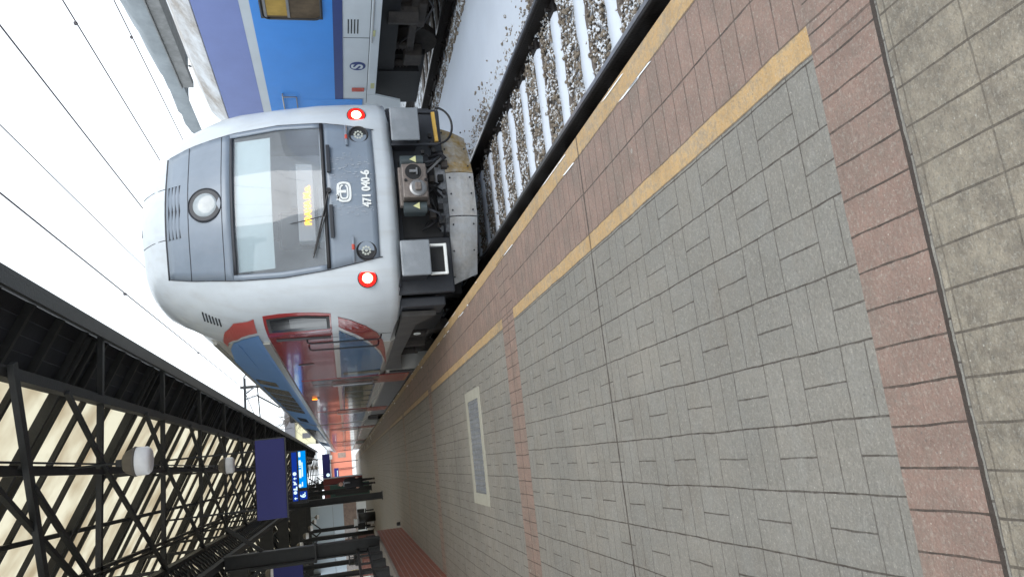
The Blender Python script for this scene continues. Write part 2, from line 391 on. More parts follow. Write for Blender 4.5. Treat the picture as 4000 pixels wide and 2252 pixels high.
M['plow'] = snow_mix('snow_plough', (.36, .33, .29), thr=.47, scale=3.2, up_only=False, soft=.2, rough=.6, snow=(.50, .53, .56))
M['plowtop'] = snow_mix('plough_lip', (.07, .075, .08), thr=.56, scale=5, up_only=False, soft=.15, rough=.6, snow=(.4, .42, .45))
M['platey'] = snow_mix('plough_faded_yellow', (.30, .19, .04), thr=.49, scale=2.4, up_only=False, soft=.12, rough=.6, snow=(.48, .49, .49))
M['yellow'] = mat('faded_yellow', (.50, .31, .06), .6, var=.25, vs=9, dirt=.6, dirtc=(.3, .28, .26))
M['coupler'] = mat('coupler_iron', (.17, .145, .13), .55, .3, var=.3, vs=14, bump=.3)
M['cylg'] = mat('cover_grey', (.05, .065, .07), .4, var=.1)
M['label'] = mat('pale_yellow_label', (.55, .55, .28), .5, var=.04)
M['letter'] = mat('white_letter', (.74, .76, .74), .5, var=.05)
M['wind'] = glass('windscreen_glass', (.84, .88, .90), .015, haze=.13)
M['pane'] = glass('window_glass', (.30, .34, .38), .10)
M['blind'] = mat('sun_blind', (.66, .76, .77), .7, var=.04, vs=2)
M['cabin'] = mat('cab_lining', (.46, .50, .54), .7, var=.1, vs=2)
M['cabdark'] = mat('cab_dark', (.05, .055, .06), .7, var=.1)
M['darkglass'] = mat('dark_window', (.022, .024, .028), .16, var=.2, vs=1, spec=.8)
M['warmglass'] = mat('lit_interior_window', (.16, .14, .09), .08, var=.5, vs=1.6, spec=.8)
M['amber'] = emis('amber_led', (1, .36, .0), 3.4)
M['orange'] = emis('orange_indicator', (1, .25, .02), 1.2)
M['tail'] = emis('tail_light_core', (1, .62, .30), 5)
M['tailred'] = emis('tail_light_ring', (1, .015, .012), 1.1)
M['lens'] = mat('lamp_lens', (.27, .31, .33), .12, var=.15, vs=8, coat=.6)
M['lens2'] = mat('lamp_bulb', (.42, .45, .38), .3, var=.1)
M['led'] = mat('unlit_led', (.45, .47, .42), .4, var=.2)
M['cperi'] = mat('coach_periwinkle', (.21, .27, .56), .4, var=.05, vs=2)
M['cblue'] = mat('coach_blue', (.05, .29, .80), .35, var=.04, vs=2)
M['cnavy'] = mat('coach_navy', (.028, .055, .20), .4, var=.05)
M['cwhite'] = mat('coach_white', (.62, .67, .70), .4, var=.04, vs=2, dirt=.1, dirtc=(.3, .28, .26))
M['croof'] = snow_mix('coach_roof', (.33, .30, .27), thr=.50, scale=1.6, up_only=False, soft=.12, snow=(.6, .62, .64))
M['curtain'] = mat('yellow_curtain', (.42, .27, .06), .8, var=.2, vs=5)
M['brownint'] = mat('compartment_brown', (.10, .07, .04), .8, var=.4, vs=4)
M['bogie'] = mat('bogie_brown', (.040, .033, .028), .7, var=.4, vs=9, bump=.2)
M['signblue'] = mat('sign_blue', (.010, .012, .15), .5, var=.03)
M['signframe'] = mat('sign_frame', (.012, .013, .018), .4, var=.05)
M['lcd'] = emis('display_bright_blue', (.0, .28, .85), .42)
M['lcdn'] = emis('display_navy', (.01, .05, .40), .30)
M['lcdw'] = emis('display_white', (.7, .95, 1), .48)
M['milk'] = mat('milk_glass', (.82, .81, .80), .35, var=.06, vs=4)
M['hood'] = mat('enamel_hood', (.11, .095, .075), .5, var=.2, vs=8)
M['brick'] = brick_material()
M['cope'] = mat('concrete_coping', (.28, .25, .22), .8, var=.15, bump=.2)
M['frame'] = mat('grate_frame', (.31, .30, .245), .8, var=.08, bump=.2)
M['gratebar'] = mat('grate_bars', (.24, .25, .26), .45, .5, var=.2, vs=12)
M['salmon'] = mat('salmon_plaster', (.66, .23, .15), .8, var=.05, vs=1)
M['yhouse'] = mat('yellow_plaster', (.60, .56, .36), .8, var=.05, vs=.6)
M['pale'] = mat('pale_wall', (.50, .58, .64), .7, var=.04, vs=.5)
M['brown'] = mat('brown_plinth', (.30, .22, .18), .8, var=.3, vs=3)
M['dotyellow'] = mat('yellow_dot', (.75, .60, .02), .5, var=.05)
M['coat'] = mat('black_coat', (.012, .012, .015), .85, var=.2, vs=20)
M['skin'] = mat('skin', (.50, .30, .23), .5, var=.08)
M['hair'] = mat('dark_hair', (.035, .02, .012), .6, var=.2)
M['scarf'] = mat('grey_scarf', (.22, .24, .27), .9, var=.25, vs=25)
M['bark'] = mat('bark', (.10, .085, .075), .9, var=.3, vs=9)
M['hose'] = mat('black_hose', (.01, .01, .012), .45, var=.1)
M['copper'] = mat('overhead_wire', (.07, .06, .07), .5, var=.1)
M['green'] = mat('green_kiosk', (.02, .06, .045), .6, var=.15)
M['dkred'] = mat('dark_red_panel', (.16, .03, .025), .6, var=.15)
M['galv'] = mat('galvanised_beam', (.23, .235, .235), .6, .2, var=.25, vs=4)
M['slate'] = mat('roof_slate', (.10, .10, .11), .8, var=.2)

ZR = -.55                       # rail top
ZB = ZR-.17                     # ballast level
# ------------------------------------------------------------------ ground
g = MB().box(-300, 300, -60, 600, ZB-.4, ZB-.10)
struct('ground', g, mat('ground_snow', (.62, .64, .66), .9, var=.2, vs=.3), origin=(0, 0, 0))
rows = []
def snow_h(x, y):
    t = max(0, min(1, (x-4.15)/.7))*max(0, min(1, (6.45-x)/.5))
    return ZB+.045*math.sin(x*5+y*1.3)*.3*t+.10*t*t*(3-2*t)
for i in range(90):
    y = -6+i*1.0
    rows.append([(x, y, ZB-.02+.012*math.sin(x*9+y*7)) for x in [1.55+.35*k for k in range(30)]])
struct('ballast', MB().grid(rows), M['ballast'], origin=(0, 0, 0))
rows = []
for i in range(240):
    y = -2+i*.12
    rows.append([(x+.10*math.sin(y*3.1+1.7*math.sin(y*1.3))*(1 if k in (0, 1) else 0), y, snow_h(x, y)+random.uniform(-.004, .004)) for k, x in enumerate([4.12, 4.3, 4.5, 4.7, 4.95, 5.2, 5.5, 5.8, 6.1, 6.3, 6.5])])
sb = struct('snow_strip', MB().grid(rows), M['snow'], origin=(0, 0, 0), smooth=True)
# loose stones: nobody could count them
st = MB(); ico = []
_b = bmesh.new(); bmesh.ops.create_icosphere(_b, subdivisions=1, radius=1); IV = [v.co.copy() for v in _b.verts]; IF = [tuple(v.index for v in q.verts) for q in _b.faces]; _b.free()
def stone(x, y, z, r):
    s = Vector((random.uniform(.7, 1.3), random.uniform(.7, 1.3), random.uniform(.5, .95)))*r
    rot = Matrix.Rotation(random.uniform(0, 6.28), 3, Vector((random.random()-.5, random.random()-.5, random.random()-.5)).normalized())
    st.add([tuple(rot @ Vector((v.x*s.x*random.uniform(.75, 1.15), v.y*s.y*random.uniform(.75, 1.15), v.z*s.z))+Vector((x, y, z))) for v in IV], IF)
for i in range(15000):
    y = 2.2+9.5*random.random()**1.2
    x = random.uniform(2.2, 4.1)
    onsl = ((y/.62) % 1) < .36
    if onsl and random.random() < .82 and 2.5 < x < 3.75: continue
    stone(x, y, ZB-.005+random.uniform(0, .03), random.uniform(.011, .027))
for i in range(1500):
    y = 3+9*random.random(); x = 4.1+abs(random.gauss(0, .22))
    stone(x, y, snow_h(x, y)+.004, random.uniform(.010, .026))
for i in range(1300):
    y = 8+9*random.random(); x = 6.62-abs(random.gauss(0, .16))
    stone(x, y, snow_h(x, y)+.015, random.uniform(.02, .045))
stn = obj('ballast_stones', st, M['stone'], origin=(0, 0, 0)); tag(stn, 'loose grey and brown ballast stones dusted with snow between the rails', 'ballast', kind='stuff')

# ------------------------------------------------------------------ tracks
def railpts(x, y0, y1):
    prof = [(-.07, ZB), (.07, ZB), (.065, ZB+.02), (.012, ZB+.035), (.01, ZR-.045), (.034, ZR-.032), (.034, ZR-.004), (.028, ZR), (-.028, ZR), (-.034, ZR-.004), (-.034, ZR-.032), (-.01, ZR-.045), (-.012, ZB+.035), (-.065, ZB+.02)]
    return [(x+a, y0, b) for a, b in prof]
def track(xc, label, y1=105, sl=True, ys=(0, 16)):
    t = thing('railway_track', label, 'track', (xc, 0, ZB))
    for s in (-1, 1):
        x = xc+s*.70
        r = obj('rail', MB().prism(railpts(x, -8, y1), (0, y1+8, 0)), M['rail'], t)
        obj('rail_head', MB().box(x-.008, x+.026, -8, y1, ZR+.001, ZR+.0025), M['railhead'], r)
        for k in range(int(ys[0]/.62), int(ys[1]/.62)):
            y = .62*k+.12; fx = MB()
            for q in (-1, 1):
                fx.box(x+q*.10-.055, x+q*.10+.055, y-.09, y+.09, ZB+.01, ZB+.045); fx.cyl((x+q*.10, y, ZB+.04), (x+q*.10, y, ZB+.095), .02, 8)
            obj('rail_fastening', fx, M['rail'], r)
    for k in range(int(ys[0]/.62), int(ys[1]/.62)):
        y = .62*k+.12
        s = obj('sleeper', MB().box(xc-1.2, xc+1.2, y-.13, y+.13, ZB-.16, ZB+.012), M['sleeper'], t, bevel=.012)
        if sl:
            for (xa, xb) in ((xc-.62, xc+.60),):
                n = 14; top = []; 
                mb = MB(); rws = []
                for i in range(n+1):
                    x = xa+(xb-xa)*i/n; e = .09+random.uniform(-.022, .022)-(.05 if i in (0, n) else 0); e2 = .09+random.uniform(-.022, .022)-(.05 if i in (0, n) else 0)
                    hgt = ZB+.028+(0 if i in (0, n) else .012)
                    rws.append([(x, y-e, ZB+.011), (x, y-e*.7, hgt), (x, y+e2*.7, hgt), (x, y+e2, ZB+.011)])
                obj('snow_cover', mb.grid(rws), M['snow'], s, smooth=True)
    return t
track(3.20, 'railway track beside the platform with snow lying on its sleepers')
track(7.62, 'snowy railway track under the blue passenger coach', sl=False, ys=(6, 15))

# ------------------------------------------------------------------ platform
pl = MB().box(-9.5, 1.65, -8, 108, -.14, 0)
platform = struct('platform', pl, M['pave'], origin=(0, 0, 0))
struct('platform_wall', MB().box(-9.4, 1.56, -8, 107.9, ZB-.12, -.141), M['concrete'], origin=(0, 0, 0))
sp = MB()
for i in range(90):             # thin rests of snow along the edge
    y = 2.6+random.random()**1.3*60; x = random.choice([1.638, 1.531])+random.gauss(0, .004)
    L_ = random.uniform(.05, .35)*(1+y/18); wd = random.uniform(.002, .007)*(1+y/14)
    x = min(x, 1.644-wd)
    sp.add([(x-wd, y, .004), (x+wd*.4, y+L_*.1, .004), (x+wd, y+L_, .004), (x-wd*.5, y+L_*.8, .004)], [(0, 1, 2, 3)])
for (cx, cy, n, sx, sy) in ((1.3, 44, 14, .12, 7),):  # pale flecks standing in for wet glints on the far paving
    for i in range(n):
        x = random.gauss(cx, sx); y = random.gauss(cy, sy); a = random.uniform(.02, .09)*(1+cy/60); b = a*random.uniform(1, 3)
        if x+a > 1.6: continue
        m_ = 7; vs = [(x+a*math.cos(6.283*k/m_)*random.uniform(.6, 1), y+b*math.sin(6.283*k/m_)*random.uniform(.6, 1), .006+i*.0001) for k in range(m_)]
        sp.add(vs, [tuple(range(m_))])
sn = obj('snow_and_glints', sp, M['snowglint'], origin=(0, 0, 0)); tag(sn, 'thin remnants of snow along the platform edge and pale flecks painted for wet glints', 'snow', kind='stuff')

gr = thing('drain_grate', 'pale framed grey ventilation grate set into the platform paving', 'grate', (.07, 7.85, 0))
fm = MB()
for (a, b, c, d) in ((-.52, .66, 7.42, 7.55), (-.52, .66, 8.18, 8.34), (-.52, -.405, 7.551, 8.179), (.555, .66, 7.551, 8.179)): fm.box(a, b, c, d, -.02, .006)
obj('frame', fm, M['frame'], gr)
gb = MB()
for k in range(33): y = 7.565+k*.0187; gb.box(-.403, .553, y, y+.007, -.02, .003)
for k in range(18): x = -.392+k*.0535; gb.box(x, x+.018, 7.552, 8.178, -.018, .0045)
obj('grating', gb, M['gratebar'], gr)
obj('pit', MB().box(-.404, .554, 7.551, 8.179, .0005, .001), M['black'], gr)

# ------------------------------------------------------------------ canopy over the platform
ZT = 4.5; NB = 27; T0 = 11.0; BAY = 3.56
Ys = [T0+BAY*k for k in range(-1, NB-4)]
YA, YB = Ys[0]-2, Ys[-1]+1
XE = 2.2; XR = -2.6; XL = -7.6; SL = .5
def roofz(x): return 4.66+SL*(XE-x) if x > XR else 4.66+SL*(XE-XR)-SL*(XR-x)
can = thing('platform_canopy', 'long dark iron platform canopy with cream translucent glazing and latticed trusses', 'canopy', (0, 0, 0))
obj('edge_beam', MB().box(XE-.01, XE+.05, YA, YB, 4.42, 4.74).box(XE-.14, XE-.011, YA, YB, 4.42, 4.46).box(XE+.051, XE+.15, YA, YB, 4.62, 4.74), M['iron'], can)
sf = MB(); bw = .16
nx = int((XE-.02-1.42)/bw)
for k in range(5):
    xa = XE-.03-k*bw; xb = xa-bw+.008
    sf.add([(xa, YA, roofz(xa)), (xb, YA, roofz(xb)), (xb, YB, roofz(xb)), (xa, YB, roofz(xa)), (xa, YA, roofz(xa)+.03), (xb, YA, roofz(xb)+.03), (xb, YB, roofz(xb)+.03), (xa, YB, roofz(xa)+.03)],
           [(0, 1, 2, 3), (7, 6, 5, 4), (0, 4, 5, 1), (1, 5, 6, 2), (2, 6, 7, 3), (3, 7, 4, 0)])
obj('eave_soffit', sf, M['board'], can)
y = YA
while y < 70:
    sr = MB().beam((XE-.05, y, roofz(XE-.05)-.05), (1.40, y, roofz(1.40)-.05), .07, .09); y += .89
    obj('soffit_joist', sr, M['iron'], can)
XG = 1.40
gl = MB()
gl.add([(XG, YA, roofz(XG)+.05), (XR, YA, roofz(XR)+.05), (XR, YB, roofz(XR)+.05), (XG, YB, roofz(XG)+.05)], [(0, 1, 2, 3)])
gl.add([(XR, YA, roofz(XR)+.05), (XL, YA, roofz(XL)+.05), (XL, YB, roofz(XL)+.05), (XR, YB, roofz(XR)+.05)], [(0, 1, 2, 3)])
obj('roof_glazing', gl, M['glz'], can, fixn=False, solid=.01)
gbm = MB(); y = Ys[0]
while y < YB:
    if abs(((y-T0+BAY*20) % BAY)-0) > .2:
        gbm.beam((XG, y, roofz(XG)), (XR, y, roofz(XR)), .08, .07)
        gbm.beam((XR, y, roofz(XR)), (XL, y, roofz(XL)), .055, .07)
    y += BAY/3
obj('glazing_bars', gbm, M['iron'], can)
bd = MB(); y = YA; rnd = random.Random(3)
while y < YB-.6:                 # the far slope is mostly boarded over, with slits of glazing left open
    x = XR-.15
    while x > XL+.4:
        ln = rnd.uniform(.5, 1.6); x2 = max(XL+.1, x-ln)
        if rnd.random() < .62:
            o1 = .12 if rnd.random() < .3 else .02
            bd.add([(x, y+o1, roofz(x)+.035), (x2, y+o1, roofz(x2)+.035), (x2, y+.6, roofz(x2)+.035), (x, y+.6, roofz(x)+.035)], [(0, 1, 2, 3)])
        x = x2
    y += .593
obj('roof_boards', bd, M['board'], can, fixn=False, solid=.012)['kind'] = 'stuff'
pu = MB()
for x in (XG, .45, -.55, -1.6, XR, -3.8, -5.0, -6.3): pu.box(x-.035, x+.035, YA, YB, roofz(x)-.12, roofz(x)-.03)
obj('purlins', pu, M['iron'], can)
lb = MB()
lb.box(1.19, 1.29, YA, YB, 4.44, 4.56).box(1.31, 1.34, YA, YB, 4.52, 4.60)
obj('inner_edge_beam', lb, M['iron'], can)
obj('longitudinal_tie', MB().box(.27, .335, YA, YB, 4.445, 4.50), M['iron'], can)
obj('cable_conduit', MB().tube([(.40, YA, 4.46), (.40, YB, 4.46)], .012, 6), M['rubber'], can)
obj('longitudinal_tie', MB().box(-.93, -.885, YA, YB, 4.47, 4.52).box(-.99, -.96, YA, YB, 4.47, 4.50), M['iron'], can)
ch = MB().box(-1.44, -1.34, YA, YB, 4.42, 4.56).box(-1.80, -1.66, YA, YB, 4.05, 4.18)
obj('lattice_girder', ch, M['iron'], can)
lc = MB(); y = YA; s = 1
while y < 75:
    a = (-1.39, y, 4.44); b = (-1.73, y+.30, 4.16)
    lc.beam(a, b, .05, .02); lc.beam((-1.39, y+.30, 4.44), (-1.73, y, 4.16), .05, .02); y += .34
obj('girder_lacing', lc, M['iron'], can)
obj('left_fascia', MB().box(XL-.05, XL+.02, YA, YB, 3.7, 4.75).box(-5.4, -5.2, YA, YB, 3.9, 4.4), M['iron'], can)
for i, yk in enumerate(Ys):
    tb = obj('tie_beam', MB().box(-1.66, XE-.02, yk-.042, yk+.042, 4.47, 4.54), M['iron'], can)
    rf = MB()
    for dy in (-.13, .13):
        rf.beam((XE-.1, yk+dy, roofz(XE-.1)-.07), (XR, yk+dy, roofz(XR)-.07), .06, .13)
        rf.beam((XR, yk+dy, roofz(XR)-.07), (XL, yk+dy, roofz(XL)-.07), .06, .13)
    obj('rafter_pair', rf, M['iron'], can)
    br = MB().beam((1.2, yk-1.5, 4.43), (.32, yk, 4.43), .055, .055).beam((.32, yk, 4.43), (-1.40, yk+3.5, 4.43), .055, .055)
    obj('diagonal_brace', br, M['iron'], can)
    if i % 2 == 0: obj('cross_beam', MB().box(XL+.02, -1.81, yk-.06, yk+.06, 4.0, 4.45), M['iron'], can)
    if yk > 12: obj('truss_post', MB().box(-1.42, -1.36, yk-.03, yk+.03, 4.57, roofz(-1.4)-.1).box(.28, .33, yk-.02, yk+.02, 4.69, roofz(.3)-.1), M['iron'], can)
nb = MB().beam((1.32, 7.93, 4.40), (-.61, 8.80, 4.40), .11, .06).beam((-.61, 8.8, 4.40), (-1.5, 9.2, 4.40), .11, .06)
obj('diagonal_brace', nb, M['iron'], can)
obj('diagonal_brace', MB().beam((.15, 8.47, 4.38), (-1.5, 11.2, 4.38), .06, .05), M['iron'], can)

# pillars
def pillar(x, y, z0, z1, label, big=False, wdt=.13):
    p = thing('canopy_pillar', label, 'pillar', (x, y, z0), 'iron pillars carrying the canopy')
    h = wdt
    obj('shaft', MB().box(x-h, x-h+.03, y-h, y+h, z0, z1).box(x+h-.03, x+h, y-h, y+h, z0, z1).box(x-h+.031, x+h-.031, y-.02, y+.02, z0, z1), M['iron'], p)
    if big: obj('capital', MB().box(x-h-.05, x+h+.06, y-h-.05, y+h+.05, 2.10, 2.14).beam((x-h-.02, y-h-.02, 2.14), (x-h-.02, y-h-.02, 3.5), .05, .05), M['iron'], p)
    else: obj('base_plate', MB().box(x-h-.04, x+h+.04, y-h-.04, y+h+.04, z0, z0+.03), M['iron'], p)
    obj('bracket', MB().beam((x+h, y, z1-.8), (x+.75, y, z1-.05), .06, .08).beam((x-h, y, z1-.8), (x-.75, y, z1-.05), .06, .08), M['iron'], p)
    return p
pillar(-1.75, 18.1, .70, 4.05, 'wide dark riveted pillar standing on the stair wall', True, .16)
pillar(-1.2, 31.2, 0, 4.05, 'dark pillar behind the departure display, nearer of two')
pillar(-1.22, 44.5, 0, 4.05, 'dark pillar just behind the walking person')
for y, nm in ((57.8, 'dark pillar well behind the walking person'), (71, 'second farthest dark pillar of the right row'), (84, 'farthest dark pillar of the right row')):
    pillar(-1.22, y, 0, 4.05, nm)
for y, x, nm in ((46, -3.75, 'thin dark pillar beside the far stair wall'), (52, -3.75, 'dark pillar beyond the far benches, left row'), (40.5, -4.6, 'dark pillar left of the far red clinker wall'), (36, -4.6, 'dark pillar nearest the pale wall on the left')):
    pillar(x, y, 0, 4.0, nm, wdt=.11)

# ------------------------------------------------------------------ double-deck train
XC = 3.1
UF = [(0, 0), (.35, .03), (.71, .12), (.9, .165), (1.01, .21), (1.12, .28), (1.24, .40), (1.33, .58), (1.38, .80), (1.41, 1.1)]
_u0 = list(UF)
def _cub(t):
    for i in range(len(_u0)-1):
        if t <= _u0[i+1][0]:
            h = _u0[i+1][0]-_u0[i][0]; q = (t-_u0[i][0])/h
            def sl(k): a, b = max(0, k-1), min(len(_u0)-1, k+1); return (_u0[b][1]-_u0[a][1])/(_u0[b][0]-_u0[a][0])
            m0, m1 = (0 if i == 0 else sl(i)), sl(i+1)
            return (2*q**3-3*q**2+1)*_u0[i][1]+(q**3-2*q**2+q)*h*m0+(-2*q**3+3*q**2)*_u0[i+1][1]+(q**3-q**2)*h*m1
    return _u0[-1][1]
_us = sorted(set([.1*k for k in range(9)]+[.35, .71, .9, .95, 1.01, 1.06, 1.12, 1.18, 1.24, 1.285, 1.33, 1.355, 1.38, 1.395, 1.41]))
UF = [(u, _cub(u)) for u in _us]
YCT = [(.5, 8.25), (.83, 8.21), (1.2, 8.22), (1.42, 8.24), (1.9, 8.35), (2.43, 8.51), (2.75, 8.63), (2.95, 8.73), (3.2, 8.88), (3.35, 8.98), (3.46, 9.1), (3.56, 9.25), (3.62, 9.45), (3.66, 9.75)]
HWT = [(.5, 1.40), (1.0, 1.41), (2.35, 1.41), (2.6, 1.38), (3.05, 1.24), (3.25, 1.13), (3.42, 1.01), (3.52, .91), (3.6, .78), (3.66, .60)]
BHT = [(.5, 1.40), (1.0, 1.41), (2.35, 1.41), (3.02, 1.21), (3.15, 1.05), (3.34, .8), (3.5, .5), (3.58, 0)]
hw = lambda z: interp(z, HWT)
def nose(x, z, off=0):          # x measured from the train's centre line
    u = min(1.41, abs(x)*1.41/hw(z)); return Vector((XC+x, interp(z, YCT)+interp(u, UF)-off, z))
BODY = [(1.30, .44), (1.41, .62), (1.41, 2.35), (1.21, 3.02), (1.05, 3.15), (.8, 3.34), (.5, 3.5), (0, 3.58)]
def upper_x(z): return 1.41-.20*(z-2.35)/.67 if z > 2.35 else 1.41        # tilted upper side
YN = 10.6                        # where the nose module meets the plain body
train = thing('double_deck_train', 'white, red and blue double-deck commuter train with lit red tail lights', 'train', (XC, 8.3, ZR))
# nose shell
US = [-u for u in reversed(_us[1:])]+list(_us)
ZS = [.64, .72, .83, .92, 1.0, 1.1, 1.2, 1.3, 1.42, 1.54, 1.65, 1.78, 1.9, 2.02, 2.12, 2.24, 2.35, 2.43, 2.52, 2.6, 2.7, 2.75, 2.85, 2.95, 3.05, 3.13, 3.2, 3.25, 3.3, 3.35, 3.42, 3.5, 3.56, 3.6, 3.64, 3.66]
sh = MB(); idx = {}
cols = [('b', -1)]+[('u', u) for u in US]+[('b', 1)]
for i, z in enumerate(ZS):
    for j, (k, u) in enumerate(cols):
        if k == 'u': p = nose(u*hw(z)/1.41, z)
        else:
            z_ = z if z < 2.35 else 2.35+(z-2.35)*(3.575-2.35)/1.31
            p = Vector((XC+u*interp(z_, BHT), YN, z_))
        idx[i, j] = len(sh.v); sh.v.append(tuple(p))
for i in range(len(ZS)-1):
    for j in range(len(cols)-1):
        z0, z1 = ZS[i], ZS[i+1]
        a, b = cols[j], cols[j+1]
        if 1.41 < z0 and z1 < 2.44 and a[0] == 'u' and b[0] == 'u' and abs(a[1]) <= .91 and abs(b[1]) <= .91: continue
        if 1.41 < z0 and z1 < 2.13 and a[0] == 'u' and b[0] == 'u' and min(a[1], b[1]) >= 1.32 and z0 > 1.41: continue
        sh.f.append((idx[i, j], idx[i, j+1], idx[i+1, j+1], idx[i+1, j]))
# top cap strip back to the body, back lip under the nose
n0 = len(sh.v)
topl = [idx[len(ZS)-1, j] for j in range(1, len(cols)-1)]
back = []
for j in topl:
    v = sh.v[j]; sh.v.append((XC+(v[0]-XC)*.3, YN, 3.57)); back.append(len(sh.v)-1)
for k in range(len(topl)-1): sh.f.append((topl[k], topl[k+1], back[k+1], back[k]))
bot = [idx[0, j] for j in range(1, len(cols)-1)]; back = []
for j in bot:
    v = sh.v[j]; sh.v.append((XC+(v[0]-XC)*.93, v[1]+.16, v[2]-.06)); back.append(len(sh.v)-1)
for k in range(len(bot)-1): sh.f.append((bot[k], back[k], back[k+1], bot[k+1]))
obj('nose_shell', sh, M['white'], train, smooth=True, fixn=True)
# grey front panel with the windscreen opening left out
HP = [(.80, .785), (.83, .79), (1.1, .845), (1.42, .90), (1.9, .93), (2.43, .90), (2.95, .82), (3.21, .75)]
def panel(z0, z1, t0, t1, nz, nt_, off, name, m, parent=train, solid=.012, f=HP):
    rows = []
    for i in range(nz+1):
        z = z0+(z1-z0)*i/nz
        rows.append([nose((t0+(t1-t0)*j/nt_)*interp(z, f), z, off) for j in range(nt_+1)])
    return obj(name, MB().grid(rows), m, parent, smooth=True, solid=solid)
gp = panel(.83, 1.40, -1, 1, 8, 16, .010, 'lower_front_panel', M['grey'])
panel(2.46, 3.21, -1, 1, 10, 16, .010, 'upper_front_panel', M['grey'])
panel(1.40, 2.46, -1, -.93, 10, 2, .010, 'windscreen_pillar', M['grey']); panel(1.40, 2.46, .93, 1, 10, 2, .010, 'windscreen_pillar', M['grey'])
panel(2.425, 2.462, -.93, .93, 1, 12, .012, 'windscreen_header', M['dgrey'])
ws = panel(1.41, 2.43, -.94, .94, 10, 14, -.004, 'windscreen', M['wind'], solid=0)
for z in (2.56, 2.95): panel(z-.004, z+.004, -1, 1, 1, 14, .0175, 'panel_seam', M['seam'], solid=.002)
panel(3.205, 3.235, -1, 1, 1, 12, .002, 'panel_shadow_gap', M['seam'], solid=.01)
panel(1.385, 1.425, -.99, .99, 1, 14, .024, 'lower_window_rail', M['rubber'], solid=.014)
for s in (-1, 1):               # dark gap lines down both edges of the panel
    e = MB().tube([nose(s*interp(z, HP), z, .012) for z in [.80+.1*k for k in range(25)]], .006, 5); obj('edge_seal', e, M['seam'], train)
# cab interior
ci = MB().box(XC-1.2, XC+1.2, 10.05, 10.08, .9, 2.9).box(XC-.95, XC+.95, 8.80, 10.04, 2.46, 2.49).box(XC-1.2, XC+1.2, 9.0, 10.04, 1.05, 1.08)
obj('cab_lining', ci, M['cabin'], train)
obj('driver_desk', MB().box(XC-.85, XC+.85, 8.50, 9.0, 1.25, 1.44).box(XC-.5, XC+.2, 8.62, 8.9, 1.441, 1.50), M['cabin'], train, bevel=.02)
obj('seat_back', MB().box(XC-.30, XC+.18, 9.45, 9.60, 1.2, 2.0).box(XC-.18, XC+.06, 9.47, 9.58, 2.0, 2.2), M['cabdark'], train, bevel=.03)
obj('locker', MB().box(XC+.25, XC+.85, 9.5, 9.9, 1.1, 1.85), M['cabin'], train)
rows = [[nose(x, z, -.05) for x in [-.80+.1*k for k in range(17)]] for z in (2.0, 2.1, 2.2, 2.3, 2.41)]
obj('sun_blind', MB().grid(rows), M['blind'], train, solid=.006)
dbx = MB().box(XC-.52, XC+.42, 8.47, 8.62, 1.53, 1.72)
dsp = obj('destination_display', dbx, M['cabin'], train, bevel=.008)
text('display_text', 'PRAHA M.n.', .10, face_cam((XC-.09, 8.464, 1.605)), M['amber'], dsp, bold=.0022, sx=.93)
# lamps, handles, grille
def ring(c, n, r0, r1, t, name, m, parent, k=28):
    c = Vector(c); n = Vector(n).normalized()
    return obj(name, MB().lathe(c, [(r0, 0), (r0, t), (r1, t), (r1, 0), (r0, 0)], n, k), m, parent, smooth=False)
def normal_at(x, z):
    a = nose(x+.03, z)-nose(x-.03, z); b = nose(x, z+.03)-nose(x, z-.03); n = a.cross(b).normalized(); return n if n.y < 0 else -n
for s in (-1, 1):
    p = nose(s*1.01, .985); n = (normal_at(s*1.01, .985)+Vector((0, -1.2, 0))).normalized()
    h = obj('tail_light', MB().lathe(p-n*.02, [(.112, 0), (.112, .03), (.104, .036), (.10, .03)], n, 32), M['rubber'], train)
    obj('red_ring', MB().lathe(p+n*.002, [(.098, 0), (.098, .012), (.060, .014)], n, 32), M['tailred'], h)
    core = MB(); a = n.cross(Vector((0, 0, 1))).normalized(); b = a.cross(n)
    for k in range(18):
        t = 6.283*k/18; c = p+n*.017+(a*math.cos(t)+b*math.sin(t))*.050; core.lathe(c, [(.009, 0), (.009, .004)], n, 8)
    core.lathe(p+n*.016, [(.045, 0), (.045, .006)], n, 20); obj('bulb_cluster', core, M['tail'], h)
    p = nose(s*.71, .98, .012); n = (normal_at(s*.71, .98)+Vector((0, -1.5, 0))).normalized()
    h = obj('headlight', MB().lathe(p-n*.02, [(.115, 0), (.115, .035), (.106, .042), (.098, .036), (.09, .025)], n, 32), M['rubber'], train)
    a = n.cross(Vector((0, 0, 1))).normalized(); b = a.cross(n); led = MB().lathe(p+n*.008, [(.016, 0), (.016, .006)], n, 10)
    for k in range(9):
        t = 6.283*k/9+.3; led.lathe(p+n*.008+(a*math.cos(t)+b*math.sin(t))*.043, [(.013, 0), (.013, .006)], n, 10)
    obj('led_cluster', led, M['led'], h)
    xa, xb = s*.56, s*.83
    hd = MB().tube([nose(xa, 1.125, .012), nose(xa, 1.125, .045), nose(xb, 1.125, .045), nose(xb, 1.125, .012)], .014, 8)
    hh = obj('grab_handle', hd, M['grey'], train, smooth=True)
    obj('red_sleeve', MB().tube([nose(s*.64, 1.125, .045), nose(s*.70, 1.125, .045)], .017, 8), M['dred'], hh)
    x0, x1 = (.20, .56) if s > 0 else (-.19, -.56)
    obj('footstep_bar', MB().beam(nose(x0, 1.345, .05), nose(x1, 1.345, .05), .04, .045).beam(nose(x0*1.1, 1.345, .01), nose(x0*1.1, 1.345, .06), .02, .03).beam(nose(x1*.97, 1.345, .01), nose(x1*.97, 1.345, .06), .02, .03), M['dgrey'], train, bevel=.008)
pc = nose(0, 2.745, .012); n = normal_at(0, 2.745)
n = (n+Vector((0, -.35, .0))).normalized()
